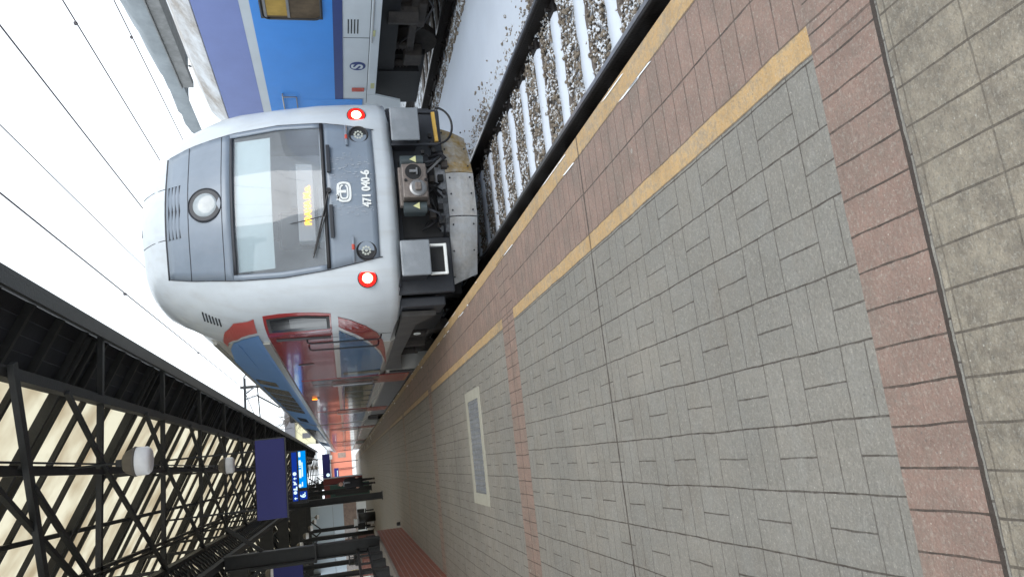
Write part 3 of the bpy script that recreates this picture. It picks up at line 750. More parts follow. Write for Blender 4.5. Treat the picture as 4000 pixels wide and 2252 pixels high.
hl = obj('top_headlight', MB().lathe(pc-n*.04, [(.205, 0), (.205, .052), (.195, .062), (.185, .052)], n, 40), M['dgrey'], train, smooth=False)
obj('lens', MB().lathe(pc-n*.02, [(.184, 0), (.184, .02), (.12, .038), (.05, .045)], n, 36), M['lens'], hl, smooth=True)
obj('bulb', MB().lathe(pc+n*.012+Vector((-.02, 0, -.03)), [(.085, 0), (.085, .008), (.05, .016)], n, 24), M['lens2'], hl)
gv = MB()
for k in range(4):
    z = 3.045+k*.043; a = nose(-.32, z, .016); b = nose(.32, z, .016); c = nose(0, z, .016)
    gv.beam(a, c, .006, .020); gv.beam(c, b, .006, .020)
obj('vent_grille', gv, M['seam'], train)
gh = MB()
for k in range(4):
    z = 3.066+k*.043; gh.beam(nose(-.32, z, .022), nose(0, z, .022), .014, .014); gh.beam(nose(0, z, .022), nose(.32, z, .022), .014, .014)
obj('grille_blades', gh, M['grey'], train)
obj('roof_seam', MB().tube([nose(-.30, z, .003) for z in (3.24, 3.3, 3.4, 3.5, 3.56)], .004, 5).tube([nose(.33, z, .003) for z in (3.24, 3.3, 3.4, 3.5, 3.56)], .004, 5), M['seam'], train)
hn = nose(-.10, 3.50, 0); obj('horn_cowl', MB().prism([(hn.x-.035, hn.y-.01, hn.z-.01), (hn.x+.035, hn.y-.01, hn.z-.01), (hn.x+.05, hn.y+.14, hn.z+.085), (hn.x-.05, hn.y+.14, hn.z+.085)], (0, .02, -.05)), M['dgrey'], train, bevel=.01)
# wipers
wp = MB().tube([nose(-.02, 1.36, .045), nose(-.35, 1.45, .05), nose(-.72, 1.56, .05)], .011, 6).tube([nose(-.28, 1.40, .055), nose(-.76, 1.57, .055)], .008, 6).lathe(nose(-.02, 1.36, .02), [(.03, 0), (.03, .04)], (0, -1, 0), 12)
obj('wiper', wp, M['rubber'], train)
obj('wiper', MB().tube([nose(-.30, 1.38, .045), nose(-.34, 1.62, .045), nose(-.36, 1.80, .04)], .006, 6), M['rubber'], train)
# lettering: running number and the operator's emblem
th = math.atan2(interp(1.2, YCT)-interp(.83, YCT), .37)
def on_panel(x, z, off=.020):
    p = nose(x, z, off); return face_cam(p)
for dx_ in (-.004, 0, .004): text('running_number', '471 040-6', .135, on_panel(-.01+dx_, .938, .030+.0001*dx_*100), M['letter'], train, bold=.002, sx=.80)
lg = MB(); lc0 = nose(-.04, 1.19, .024)
def loop(cx, cz, a, b, t, r, a0=0, a1=1, n=44):       # rounded-rectangle stroke drawn as a flat ribbon
    pts = []
    for k in range(n+1):
        q = a0+(a1-a0)*k/n; an = 2*math.pi*q; c, s = math.cos(an), math.sin(an)
        e = 3.4; d = (abs(c)**e+abs(s)**e)**(-1/e); pts.append((cx+a*d*c, cz+b*d*s))
    for (x0, z0), (x1, z1) in zip(pts, pts[1:]):
        lg.beam((lc0.x+x0, lc0.y, lc0.z+z0), (lc0.x+x1, lc0.y, lc0.z+z1), .004, t, (0, 1, 0)) if False else lg.add(
            [(lc0.x+x0*(1-t/a/1), lc0.y, lc0.z+cz+(z0-cz)*(1-t/b)), (lc0.x+x0, lc0.y, lc0.z+z0), (lc0.x+x1, lc0.y, lc0.z+z1), (lc0.x+x1*(1-t/a/1), lc0.y, lc0.z+cz+(z1-cz)*(1-t/b))], [(0, 1, 2, 3)])
loop(0, 0, .122, .082, .024, 0, 0, 1)
loop(0, 0, .088, .050, .018, 0, .03, .93)
def strip(x0, x1, z0, z1): lg.add([(lc0.x+x0, lc0.y-.0015, lc0.z+z0), (lc0.x+x1, lc0.y-.0015, lc0.z+z0), (lc0.x+x1, lc0.y-.0015, lc0.z+z1), (lc0.x+x0, lc0.y-.0015, lc0.z+z1)], [(0, 1, 2, 3)])
strip(-.012, .022, -.026, .080); strip(.03, .10, .050, .074)
lg.add([(lc0.x-.105, lc0.y, lc0.z+.088), (lc0.x-.085, lc0.y, lc0.z+.088), (lc0.x-.055, lc0.y, lc0.z+.07), (lc0.x-.035, lc0.y, lc0.z+.092), (lc0.x-.02, lc0.y, lc0.z+.088), (lc0.x-.05, lc0.y, lc0.z+.058), (lc0.x-.075, lc0.y, lc0.z+.058)], [tuple(range(7))])
obj('emblem', lg, M['letter'], train, solid=.003)
icr = random.Random(11); ic = MB()
for k in range(120):            # frozen dribbles of slush on the lower panel
    x = icr.choice([-.28, -.22, -.1, .1, .18, .25, .3, .36, .42])+icr.gauss(0, .022); z = icr.uniform(.86, 1.33); l = icr.uniform(.006, .05)
    a = nose(x, z, .024); wd = icr.uniform(.002, .005); ic.add([(a.x-wd, a.y, z), (a.x+wd, a.y, z), (a.x+wd*.4, a.y-.001, z+l), (a.x-wd*.4, a.y-.001, z+l)], [(0, 1, 2, 3)])
obj('frozen_slush', ic, mat('slush', (.36, .40, .45), .7, var=.2), train)['kind'] = 'stuff'

# body of the three cars
def decal(pts, name, m, parent, off=.004, upper=False, solid=.003):
    o_ = []
    for (y, z) in pts:
        x = XC-(upper_x(z) if upper else 1.41)-off; o_.append((x, y, z))
    mb = MB(); mb.v = o_; mb.f = [tuple(range(len(o_)))]
    me_o = obj(name, mb, m, parent, fixn=False)
    bm = bmesh.new(); bm.from_mesh(me_o.data); bmesh.ops.triangulate(bm, faces=bm.faces); bm.to_mesh(me_o.data); bm.free()
    if solid:
        b = me_o.modifiers.new('solid', 'SOLIDIFY'); b.thickness = solid; b.offset = 0
    return me_o
def rect(y0, y1, z0, z1, r=.05, n=4):
    pts = []
    for (cy, cz, a0) in ((y1-r, z1-r, 0), (y0+r, z1-r, 90), (y0+r, z0+r, 180), (y1-r, z0+r, 270)):
        for k in range(n+1): a = R(a0+90*k/n); pts.append((cy+r*math.cos(a), cz+r*math.sin(a)))
    return pts
def body_mesh(y0, y1, low0=None, low1=None):
    mb = MB()
    sec = [(-a, z) for a, z in BODY]+[(a, z) for a, z in reversed(BODY[:-1])]
    mb.prism([(XC+a, y0, z) for a, z in sec], (0, y1-y0, 0)); 
    if low0: mb.prism([(XC-1.385, low0, -.40), (XC+1.385, low0, -.40), (XC+1.405, low0, .50), (XC-1.405, low0, .50)], (0, low1-low0, 0))
    return mb
def window(y0, y1, z0, z1, parent, m, upper=False, r=.05, fr=.03, name='window'):
    wf = decal(rect(y0, y1, z0, z1, r), name, M['rubber'], parent, .008, upper, .006)
    decal(rect(y0+fr, y1-fr, z0+fr*.8, z1-fr*.8, r*.8), 'pane', m, wf, .013, upper, .003); return wf
def door(y, parent, w_=.66):
    for k in (0, 1):
        y0 = y+k*(w_+.01); d = decal(rect(y0, y0+w_, .04, 2.08, .04), 'door_leaf', M['red'], parent, .012, False, .008)
        decal(rect(y0+.10, y0+w_-.10, .62, 1.9, .06), 'door_window', M['darkglass'], d, .019, False, .004)
        hx = XC-1.41-.075; yy = y0+(w_-.05 if k == 0 else .05)
        obj('door_handle', MB().tube([(hx+.04, yy, .72), (hx, yy, .74), (hx, yy, 1.50), (hx+.04, yy, 1.52)], .014, 6), M['steel'], d)
cars = []
CAR = [(10.6, 29.4), (29.9, 54.5), (55.0, 79.0)]
for ci_, (ya, yb) in enumerate(CAR):
    lo0 = 14.3 if ci_ == 0 else ya+3.2; lo1 = yb-3.0
    bo = obj('car_body', body_mesh(ya, yb, lo0, lo1), M['side'], train, fixn=True)
    cars.append(bo)
    # colour bands
    if ci_ == 0:
        pass
    else:
        decal([(ya+.02, 1.42), (yb-.02, 1.42), (yb-.02, 2.20), (ya+.02, 2.20)], 'red_band', M['red'], bo)
        decal([(ya+.02, .64), (yb-.02, .64), (yb-.02, 1.34), (ya+.02, 1.34)], 'blue_band', M['blue'], bo)
        decal([(ya+.02, 2.37), (yb-.02, 2.37), (yb-.02, 3.0), (ya+.02, 3.0)], 'upper_blue_band', M['blueu'], bo, upper=True)
    obj('belt_rail', MB().box(XC-1.435, XC-1.405, ya+.01 if ci_ else 9.95, yb-.01, 2.205, 2.30), M['silver'], bo, bevel=.006)
    obj('gutter', MB().box(XC-1.235, XC-1.19, ya+.3 if not ci_ else ya+.01, yb-.01, 3.0, 3.05), M['silver'], bo)
    d1 = 14.55 if ci_ == 0 else ya+3.4; d2 = lo1-1.6
    if ci_ == 0: d2 = 22.75
    door(d1, bo); door(d2, bo)
    n_ = 5; y0 = d1+1.55; y1 = d2-.2; st_ = (y1-y0)/n_
    for k in range(n_):
        window(y0+k*st_+.08, y0+(k+1)*st_-.08, .66, 1.31, bo, M['warmglass'])
    u0 = 16.3 if ci_ == 0 else ya+4; u1 = 23.3 if ci_ == 0 else yb-4; st_ = (u1-u0)/n_
    for k in range(n_):
        window(u0+k*st_+.05, u0+(k+1)*st_-.05, 2.41, 2.98, bo, M['darkglass'], True)
    vz = MB()
    for k in range(14):
        yv = (26.1 if ci_ == 0 else yb-3.2)+k*.15
        vz.beam((XC-upper_x(2.55)-.012, yv, 2.55), (XC-upper_x(2.85)-.012, yv, 2.85), .05, .01, (1, 0, 0))
    obj('air_vents', vz, M['seam'], bo)
    obj('bellows', MB().box(XC-1.2, XC+1.2, yb-.05, yb+.6, .3, 3.3), M['rubber'], bo) if ci_ < 2 else None
    # bogies, boxes
    for yy in ((ya+.3, yb-2.9) if ci_ else (11.0, yb-2.9)):
        for s in (-1, 1):
            bg = MB().box(XC+s*1.02-.06, XC+s*1.02+.06, yy, yy+2.6, -.18, .06)
            for q in (.35, 2.25): bg.box(XC+s*1.1-.09, XC+s*1.1+.09, yy+q-.16, yy+q+.16, -.30, .02); bg.tube([(XC+s*1.12, yy+q+.3, -.05), (XC+s*1.12, yy+q+.3, .28)], .08, 10)
            bg.tube([(XC+s*1.1, yy+1.3, -.05), (XC+s*1.1, yy+1.3, .35)], .16, 12)
            bgo = obj('bogie_frame', bg, M['bogie'], bo, bevel=.012)
    for yy in ((11.35, 13.25) if ci_ == 0 else (ya+.65, ya+2.55)):
        for s in (-1, 1): obj('wheel', MB().lathe((XC+s*.70, yy, ZR+.46), [(.1, -.07), (.44, -.06), (.46, -.05), (.46, .07), (.2, .06), (.12, .09)], (s, 0, 0), 32), M['rail'], bo)
b1 = cars[0]
# first car: big curved livery on the side (Y, z)
red_mid = [(9.62, 1.42), (29.3, 1.42), (29.3, 2.20), (9.62, 2.20)]
def y_out(z): return interp(z, [(.57, 13.1), (.62, 12.1), (.68, 11.2), (.74, 10.5), (.85, 9.8), (1.0, 9.28), (1.18, 9.0), (1.34, 8.87)])
def y_in(z): return interp(z, [(.57, 14.3), (.62, 13.0), (.68, 12.1), (.85, 11.0), (1.04, 10.32), (1.2, 9.85), (1.34, 9.45)])
def y_ri(z): return interp(z, [(.57, 13.14), (.62, 12.5), (.74, 11.45), (.91, 10.55), (1.11, 9.82), (1.34, 9.22)])
zz = [.57, .60, .64, .68, .74, .8, .85, .92, 1.0, 1.1, 1.18, 1.26, 1.34]
NS = 9.70
def side_x(y, z):               # x of the nose/body flank at (y, z) on the platform side
    best = None
    y1_ = interp(z, YCT)+1.1
    if y >= y1_:
        t = min(1, (y-y1_)/(YN-y1_)); return XC-(hw(z)*(1-t)+interp(z, BHT)*t)
    lo, hi = 1.0, hw(z)
    for _ in range(30):
        m_ = (lo+hi)/2
        if nose(m_, z).y < y: lo = m_
        else: hi = m_
    return XC-lo
def flank(rowf, name, m, parent, off=.006, nseg=10, zs=None, solid=.004):   # decal wrapped on the flank, rowf(z) -> (ya, yb)
    rows = []
    for z in zs:
        a, b = rowf(z); r_ = []
        cut = min(b, 10.7); na = 24 if a < 10.2 else 0
        ys_ = ([a+(cut-a)*k/na for k in range(na)]+[cut+(b-cut)*k/nseg for k in range(nseg+1)]) if na else [a+(b-a)*k/(nseg+24) for k in range(nseg+25)]
        for y in ys_:
            x = side_x(y, z)
            r_.append((x-off, y, z))
        rows.append(r_)
    return obj(name, MB().grid(rows), m, parent, solid=solid, fixn=False)
flank(lambda z: (y_out(z), y_ri(z)), 'red_crescent', M['red'], b1, zs=zz, nseg=14)
flank(lambda z: (y_in(z), 22.6), 'blue_band', M['blue'], b1, zs=[z for z in zz if z >= .64], nseg=40)
flank(lambda z: (interp(z, [(1.42, 8.79), (1.6, 8.78), (1.9, 8.80), (2.2, 8.90)]), 29.3), 'red_band', M['red'], b1, zs=[1.42, 1.6, 1.8, 2.0, 2.195], nseg=60)
flank(lambda z: (24.2, 29.3), 'blue_band', M['blue'], b1, zs=[.64, 1.0, 1.34], nseg=4)
zu = [2.30+.035*k for k in range(21)]
def yo_u(z): return interp(z, [(2.28, 8.94), (2.38, 9.02), (2.55, 9.11), (2.70, 9.47), (2.78, 9.95), (2.86, 10.56)])
def yi_u(z): return interp(z, [(2.28, 9.30), (2.40, 9.40), (2.52, 9.56), (2.68, 10.0), (2.80, 10.5), (2.86, 10.95)])
def yb_u(z): return interp(z, [(2.28, 9.43), (2.40, 9.54), (2.54, 9.75), (2.70, 10.3), (2.86, 11.2), (3.01, 12.8)])
flank(lambda z: (yo_u(z), yi_u(z)), 'upper_red_crescent', M['redu'], b1, zs=[z for z in zu if z < 2.87], nseg=12, off=.010)
flank(lambda z: (yb_u(z), 29.3), 'upper_blue_band', M['blueu'], b1, zs=zu, nseg=60, off=.010)
# cab side window, slots, handles
cw = [(8.86, 1.46), (9.72, 1.46), (9.72, 2.1), (8.86, 2.12)]
flank(lambda z: (interp(z, [(1.44, 8.83), (1.8, 8.83), (2.17, 8.94)]), interp(z, [(1.44, 9.24), (2.17, 9.34)])), 'cab_side_window', M['rubber'], b1, zs=[1.44, 1.55, 1.7, 1.9, 2.16], nseg=10, off=.014)
flank(lambda z: (interp(z, [(1.44, 8.86), (1.8, 8.86), (2.14, 8.96)]), interp(z, [(1.44, 9.20), (2.17, 9.30)])), 'cab_side_pane', M['darkglass'], b1, zs=[1.475, 1.6, 1.75, 1.9, 2.12], nseg=10, off=.022)
flank(lambda z: (9.72, 9.90), 'door_pull_slot', M['rubber'], b1, zs=[1.44, 1.8, 2.12], nseg=2, off=.014)
decal(rect(12.20, 12.34, 1.75, 1.99, .04), 'side_latch', M['rubber'], b1, .014)
decal(rect(18.05, 18.5, 1.86, 2.06, .04), 'indicator_plate', M['rubber'], b1, .014)
obj('orange_indicator', MB().box(XC-1.45, XC-1.42, 18.2, 18.36, 1.92, 2.03), M['orange'], b1)
window(13.75, 14.1, .62, 1.31, b1, M['warmglass'], r=.06, fr=.02)
window(15.0, 15.9, 2.55, 2.97, b1, M['darkglass'], True)
for yy, zl, zh in ((9.68+.25, .79, 1.75), (10.5, .80, 1.75)):
    x = XC-1.41; obj('boarding_rail', MB().tube([(x, yy, zl), (x-.05, yy, zl+.01), (x-.065, yy, zl+.05), (x-.065, yy, zh-.05), (x-.05, yy, zh-.01), (x, yy, zh)], .012, 8), M['dgrey'], b1, smooth=True)
obj('side_seam', MB().tube([(side_x(9.9, z)-.002, 9.9, z) for z in (.66, 1.2, 2.2)], .003, 4), M['seam'], b1)
vs_ = MB()
for k in range(6):
    z = 2.70+k*.036; ya_ = 9.10+.0*k; p = side_x(ya_, z); p2 = side_x(ya_+.16, z); vs_.beam((p-.002, ya_, z), (p2-.002, ya_+.16, z), .018, .016, (0, 0, 1))
obj('air_vents', vs_, M['seam'], b1)
for y0 in (10.8, 13.0, 26.0):   # low white fairings on the roof edge
    obj('roof_fairing', MB().prism([(XC-1.18, y0, 3.05), (XC-1.10, y0, 3.17), (XC-.7, y0, 3.50), (XC+.7, y0, 3.50), (XC+1.18, y0, 3.05)], (0, 1.8, 0)), M['white'], b1, bevel=.03)
# skirt and running gear under the first car
sk = MB().prism([(XC-1.38, 8.95, .58), (XC-1.38, 14.2, .52), (XC-1.38, 14.2, .2), (XC-1.38, 12.4, .36), (XC-1.38, 9.6, .36), (XC-1.38, 9.0, .16)], (.06, 0, 0))
obj('side_skirt', sk, M['skirt'], b1)
obj('lower_sill', MB().box(XC-1.412, XC-1.38, 14.3, 26.3, -.2, .44), M['skirt'], b1)
ub = MB().box(XC-1.1, XC+1.1, 9.3, 29, .1, .62).box(XC-1.22, XC+1.22, 9.8, 10.9, -.05, .4)
obj('underframe', ub, M['black'], b1)
obj('towing_ring', MB().tube([(XC-1.39, 10.25+.06*math.cos(t), .28+.045*math.sin(t)) for t in [k*.6283 for k in range(11)]], .008, 6), M['letter'], b1)
# pantograph on the roof of the first car
pg = MB(); yP = 27.5
pg.tube([(XC-.5, yP+3.2, 3.75), (XC-.18, yP+1.0, 4.35), (XC-.1, yP+3.0, 5.0)], .03, 6).tube([(XC+.5, yP+3.2, 3.75), (XC+.18, yP+1.0, 4.35), (XC+.1, yP+3.0, 5.0)], .03, 6)
pg.tube([(XC-.95, yP+2.8, 4.80), (XC-.75, yP+2.85, 5.0), (XC+.75, yP+2.85, 5.0), (XC+.95, yP+2.8, 4.80)], .03, 6).tube([(XC-.75, yP+3.2, 5.0), (XC+.75, yP+3.2, 5.0)], .03, 6)
obj('pantograph', pg, M['dgrey'], b1)

# ---- under the nose: apron, buffers, coupler, plough
obj('front_apron', MB().box(XC-1.18, XC+1.18, 8.62, 8.70, -.05, .66).box(XC-1.3, XC-1.181, 8.80, 9.3, .05, .6).box(XC+1.181, XC+1.3, 8.8, 9.3, .05, .6), M['dgrey'], train, bevel=.02)
obj('apron_cover', MB().box(XC-.50, XC+.48, 8.60, 8.618, -.04, .52), M['black'], train)
obj('apron_return', MB().prism([(XC-1.1, 8.55, .645), (XC-1.1, 8.55, .60), (XC+1.1, 8.55, .60), (XC+1.1, 8.55, .645)], (0, .10, 0)), M['dgrey'], train)
for s, lbl in ((-1, None), (1, None)):
    bx = XC+(.80 if s > 0 else -.85)
    bf = obj('buffer', MB().box(bx-.21, bx+.21, 8.20, 8.235, .265, .605), M['buffer'], train, bevel=.035)
    bf.modifiers['bevel'].segments = 3
    obj('buffer_casing', MB().cyl((bx, 8.236, .435), (bx, 8.62, .435), .13, 20).box(bx-.17, bx+.17, 8.40, 8.62, .29, .58), M['dgrey'], bf)
    if s < 0:
        obj('step_bracket', MB().beam((bx-.17, 8.33, .262), (bx-.17, 8.33, .075), .03, .035).beam((bx+.17, 8.33, .262), (bx+.17, 8.33, .075), .03, .035).beam((bx-.185, 8.33, .075), (bx+.185, 8.33, .075), .05, .035), M['letter'], train, bevel=.008)
        obj('step_recess', MB().box(bx-.15, bx+.15, 8.38, 8.55, .08, .25), M['black'], train)
    else:
        obj('step_bar', MB().beam((bx-.18, 8.33, .055), (bx+.20, 8.33, .075), .04, .04), M['yellow'], train)
        obj('step_bracket', MB().beam((bx-.20, 8.36, .60), (bx-.20, 8.36, .02), .025, .025).beam((bx+.23, 8.36, .60), (bx+.22, 8.36, .05), .04, .05), M['dgrey'], train)
pts = []
for k in range(19):
    a = math.pi*k/18; pts.append((XC+.83+.235*math.cos(a), 8.33, .04-.19*math.sin(a)))
obj('brake_hose', MB().tube(pts, .014, 8), M['hose'], train, smooth=True)
obj('brake_hose', MB().tube([(XC+.28, 8.35, .25), (XC+.33, 8.28, .08), (XC+.38, 8.25, -.02), (XC+.45, 8.3, .02), (XC+.46, 8.45, .15)], .018, 8), M['hose'], train, smooth=True)
cx0 = XC+.012
cp = obj('coupler', MB().box(cx0-.205, cx0+.205, 8.02, 8.20, .255, .535).box(cx0-.24, cx0+.24, 8.21, 8.30, .22, .56).cyl((cx0, 8.3, .39), (cx0, 8.65, .39), .12, 16), M['coupler'], train, bevel=.012)
obj('coupler_cone', MB().lathe((cx0-.095, 8.018, .365), [(.098, 0), (.098, .012), (.075, .02), (.05, .02)], (0, -1, 0), 24), M['steel'], cp)
obj('coupler_cone_tip', MB().box(cx0-.135, cx0-.045, 7.955, 8.0, .33, .40), M['coupler'], cp, bevel=.01)
obj('coupler_socket', MB().lathe((cx0+.10, 8.0185, .405), [(.095, 0), (.095, .004)], (0, -1, 0), 24), M['black'], cp)
obj('coupler_socket_rim', MB().lathe((cx0+.10, 8.018, .405), [(.095, 0), (.095, .008), (.106, .008), (.106, 0)], (0, -1, 0), 28), M['coupler'], cp)
obj('coupler_hook', MB().box(cx0+.085, cx0+.115, 7.98, 8.012, .36, .45).box(cx0+.06, cx0+.14, 7.985, 8.010, .36, .375), M['steel'], cp)
for q in (-.19, .19):
    obj('coupler_bolt', MB().lathe((cx0+q*.0+.0, 8.018, .385+q*.6), [(.016, 0), (.016, .02)], (0, -1, 0), 10), M['black'], cp)
for s in (-1, 1):
    c1 = cx0+s*.285
    cc = obj('connector_cover', MB().cyl((c1, 8.16, .27), (c1, 8.16, .53), .068, 20).box(c1-.068, c1+.068, 8.16, 8.26, .28, .52), M['cylg'], train, smooth=False)
    tz = .385; obj('warning_triangle', MB().add([(c1-.042, 8.086, tz-.03), (c1+.042, 8.086, tz-.03), (c1, 8.088, tz+.045)], [(0, 1, 2)]), M['label'], cc, solid=.004)
    obj('air_pipe', MB().tube([(c1, 8.2, .26), (c1+s*.04, 8.25, .12), (c1+s*.16, 8.4, .04), (c1+s*.22, 8.6, .02)], .017, 8), M['dgrey'], train, smooth=True)
obj('lever', MB().tube([(cx0+.13, 8.12, .24), (cx0+.30, 8.18, .07), (cx0+.33, 8.2, .045)], .013, 6), M['steel'], train)
jr = random.Random(5)
for k in range(26):
    x = cx0+jr.uniform(-.4, .75); y = jr.uniform(8.3, 8.58); z = jr.uniform(0, .3); s_ = jr.uniform(.02, .05); obj('pipe_fitting', MB().box(x-s_, x+s_, y-s_, y+s_, z-s_, z+s_*.6), M['black'] if k % 3 else M['bogie'], train, bevel=.006)
for k in range(12):
    x = cx0+jr.uniform(-.5, .7); jt = MB().tube([(x, 8.5, jr.uniform(.2, .4)), (x+jr.uniform(-.15, .15), 8.42, jr.uniform(.1, .2)), (x+jr.uniform(-.3, .3), 8.5, jr.uniform(-.02, .1))], .012, 6); obj('small_hose', jt, M['hose'], train, smooth=True)
# snow plough: three plates with a lip, bent in plan
PX = [(-1.05, 9.02), (-.93, 8.93), (-.27, 8.66), (.29, 8.66), (.93, 8.93), (1.05, 9.02)]
def plough(i0, i1, name, m, zt=.07):
    mb = MB(); seg = PX[i0:i1+1]
    def row(dy, z, k=1): return [(XC+x*k, y+dy-.12, z) for x, y in seg]
    mb.grid([row(.12, .075), row(.0, .07), row(.0, -.045)]); return obj(name, mb, M['plowtop'], train, solid=.02)
plough(0, 5, 'plough_lip', M['plowtop'])
def plate(x0, x1, y0, y1, name, m, cut0=0, cut1=0):
    mb = MB(); rows = []
    for k in range(5):
        t = k/4; z = -.05-.34*t; dy = -.125-.03*math.sin(t*3.14)+.02*t
        rows.append([(XC+x0+(x1-x0)*j/8+(cut0*t*(1-j/8) if cut0 else 0)-(cut1*t*(j/8) if cut1 else 0), y0+(y1-y0)*j/8+dy, z) for j in range(9)])
    o_ = obj(name, mb.grid(rows), m, train, solid=.02)
    rv = MB()
    for q in range(3):
        for zz_ in (-.09, -.34):
            xx = x0+(x1-x0)*(.12+.38*q); yy = y0+(y1-y0)*(.12+.38*q); rv.lathe((XC+xx, yy-.150, zz_), [(.011, 0), (.011, .012)], (0, -1, 0), 8)
    obj('rivets', rv, M['dgrey'], o_); return o_
plate(-1.05, -.275, 9.02, 8.66, 'plough_plate', M['plow'], cut0=.14)
plate(-.265, .285, 8.655, 8.655, 'plough_plate', M['plow'])
plate(.295, 1.05, 8.66, 9.02, 'yellow_plough_plate', M['platey'], cut1=.14)
obj('plough_strut', MB().beam((XC-.8, 8.85, -.1), (XC-.8, 9.6, .2), .06, .06).beam((XC+.8, 8.85, -.1), (XC+.8, 9.6, .2), .06, .06), M['black'], train)
fwx = MB()
for s in (-1, 1): fwx.lathe((XC+s*.70, 9.5, ZR+.46), [(.1, -.07), (.44, -.06), (.46, -.05), (.46, .07), (.2, .06), (.12, .09)], (s, 0, 0), 32)
obj('front_gear_housing', MB().box(XC-1.05, XC+1.05, 9.35, 9.6, -.25, .3), M['black'], train)

# ------------------------------------------------------------------ blue coach on the second track
XS = 6.2; XC2 = 7.62; CY0, CY1 = -14.0, 13.2
coach = thing('passenger_coach', 'blue, white and periwinkle passenger coach standing on the snowy second track', 'coach', (XC2, CY0, ZR))
csec = [(-1.36, .50), (-1.42, .62), (-1.42, 2.95), (-1.36, 3.02), (-1.1, 3.30), (-.6, 3.5), (0, 3.56), (.6, 3.5), (1.1, 3.30), (1.36, 3.02), (1.42, 2.95), (1.42, .62), (1.36, .50)]
WY = [(9.6-2.35-1.9*k, 9.6-2.35+1.2-1.9*k) for k in range(0, 8)]
def cpanel(y0, y1, z0, z1, name, m, off=0, th=.02): return obj(name, MB().box(XS-off-th, XS-off, y0, y1, z0, z1), m, coach)
cb = obj('body', MB().prism([(XC2+a, CY0, z) for a, z in csec], (0, CY1-CY0, 0)), M['cwhite'], coach)
rf_ = MB(); 
secr = [(-1.425, 2.99), (-1.37, 3.06), (-1.1, 3.32), (-.6, 3.52), (0, 3.58), (.6, 3.52), (1.1, 3.32), (1.42, 3.0)]
obj('roof', MB().grid([[(XC2+a, y, z+.01) for a, z in secr] for y in [CY0+k*.9 for k in range(int((CY1-CY0)/.9)+1)]+[CY1]]), M['croof'], coach, solid=.02, smooth=False)
WZ0, WZ1 = 1.33, 2.10
WIN = [(8.45, 9.62), (6.55, 7.72), (4.65, 5.82), (2.75, 3.92), (.85, 2.02), (-1.05, .12)]
def side_box(y0, y1, z0, z1, name, m, th=.012, x=XS): return obj(name, MB().box(x-th, x, y0, y1, z0, z1), m, coach)
side_box(CY0+.02, CY1-.02, 2.385, 2.99, 'periwinkle_band', M['cperi'])
side_box(CY0+.02, CY1-.02, 2.25, 2.3845, 'white_band', M['cwhite'], .010)
side_box(CY0+.02, CY1-.02, 1.165, 2.2495, 'blue_band', M['cblue'])
side_box(CY0+.02, CY1-.02, 1.03, 1.1645, 'navy_band', M['cnavy'], .010)
for (y0, y1) in WIN:
    wf = obj('window', MB().box(XS-.024, XS-.0125, y0-.03, y1+.03, WZ0-.03, WZ1+.03), M['rubber'], coach, bevel=.0)
    pr = MB().prism([(XS-.030, y, z) for y, z in rect(y0, y1, WZ0, WZ1, .1)], (.004, 0, 0))
    obj('pane', pr, M['darkglass'] if y0 < 8 else M['brownint'], wf)
    obj('sash_rail', MB().box(XS-.040, XS-.031, y0+.02, y1-.02, 1.74, 1.775).box(XS-.040, XS-.031, y0, y1, WZ1-.055, WZ1-.02), M['steel'], wf)
    obj('curtain', MB().box(XS-.034, XS-.0305, y0+.25, y1-.06, 1.776, WZ1-.06), M['curtain'], wf)
    rb = MB().tube([(XS-.034, y, z) for y, z in rect(y0-.01, y1+.01, WZ0-.01, WZ1+.01, .1)+[rect(y0-.01, y1+.01, WZ0-.01, WZ1+.01, .1)[0]]], .018, 6)
    obj('window_frame', rb, M['rubber'], wf, smooth=True)
sl_ = MB()
for k in range(4):
    z = .805+k*.045; sl_.box(XS-.004, XS+.002, 9.66, 10.02, z, z+.016)
obj('louvre_slots', sl_, M['black'], coach)
obj('sole_bar', MB().box(XS-.03, XS-.001, CY0+.1, 11.85, .49, .625), M['cwhite'], coach, bevel=.006)
obj('panel_joint', MB().box(XS-.003, XS, CY0+.1, 12.2, .630, .638).box(XS-.003, XS, 10.13, 10.14, .64, 1.02), M['seam'], coach)
obj('marker_plate', MB().box(XS-.015, XS-.001, 11.66, 11.78, .68, .885), M['dred'], coach, bevel=.006)
for yy in (8.9, 10.0): obj('hinge', MB().box(XS-.045, XS-.031, yy-.12, yy+.02, .56, .60), M['label'], coach)
obj('hinge_rod', MB().tube([(XS-.04, 8.6, .60), (XS-.04, 10.2, .60)], .008, 6), M['steel'], coach)
obj('jacking_mark', MB().box(XS-.036, XS-.031, 11.45, 11.62, .52, .58), M['label'], coach)
text('small_print', 'III II II', .07, Matrix.Translation((XS-.034, 9.5, .565)) @ Matrix.Rotation(R(-90), 4, 'Z') @ Matrix.Rotation(R(90), 4, 'X'), M['cnavy'], coach, sx=.8) if False else None
ed = MB().prism([(XS-.03, 11.86, .625), (XS-.03, 11.86, .49), (XS-.03, 12.06, .05), (XS-.03, 12.36, .02), (XS-.03, 12.5, .625)], (.03, 0, 0))
obj('end_step_skirt', ed, M['cwhite'], coach)
hm = MB().tube([(XS-.01, 11.85, 2.02), (XS-.05, 11.85, 2.02), (XS-.05, 13.0, 2.02)], .014, 6).tube([(XS-.05, 11.9, 2.02), (XS-.05, 11.9, 1.80), (XS-.05, 13.0, 1.80)], .012, 6)
obj('door_grab_rail', hm, M['steel'], coach)
obj('door_recess', MB().box(XS-.014, XS-.0125, 12.05, 12.95, .7, 2.24), M['cblue'], coach)
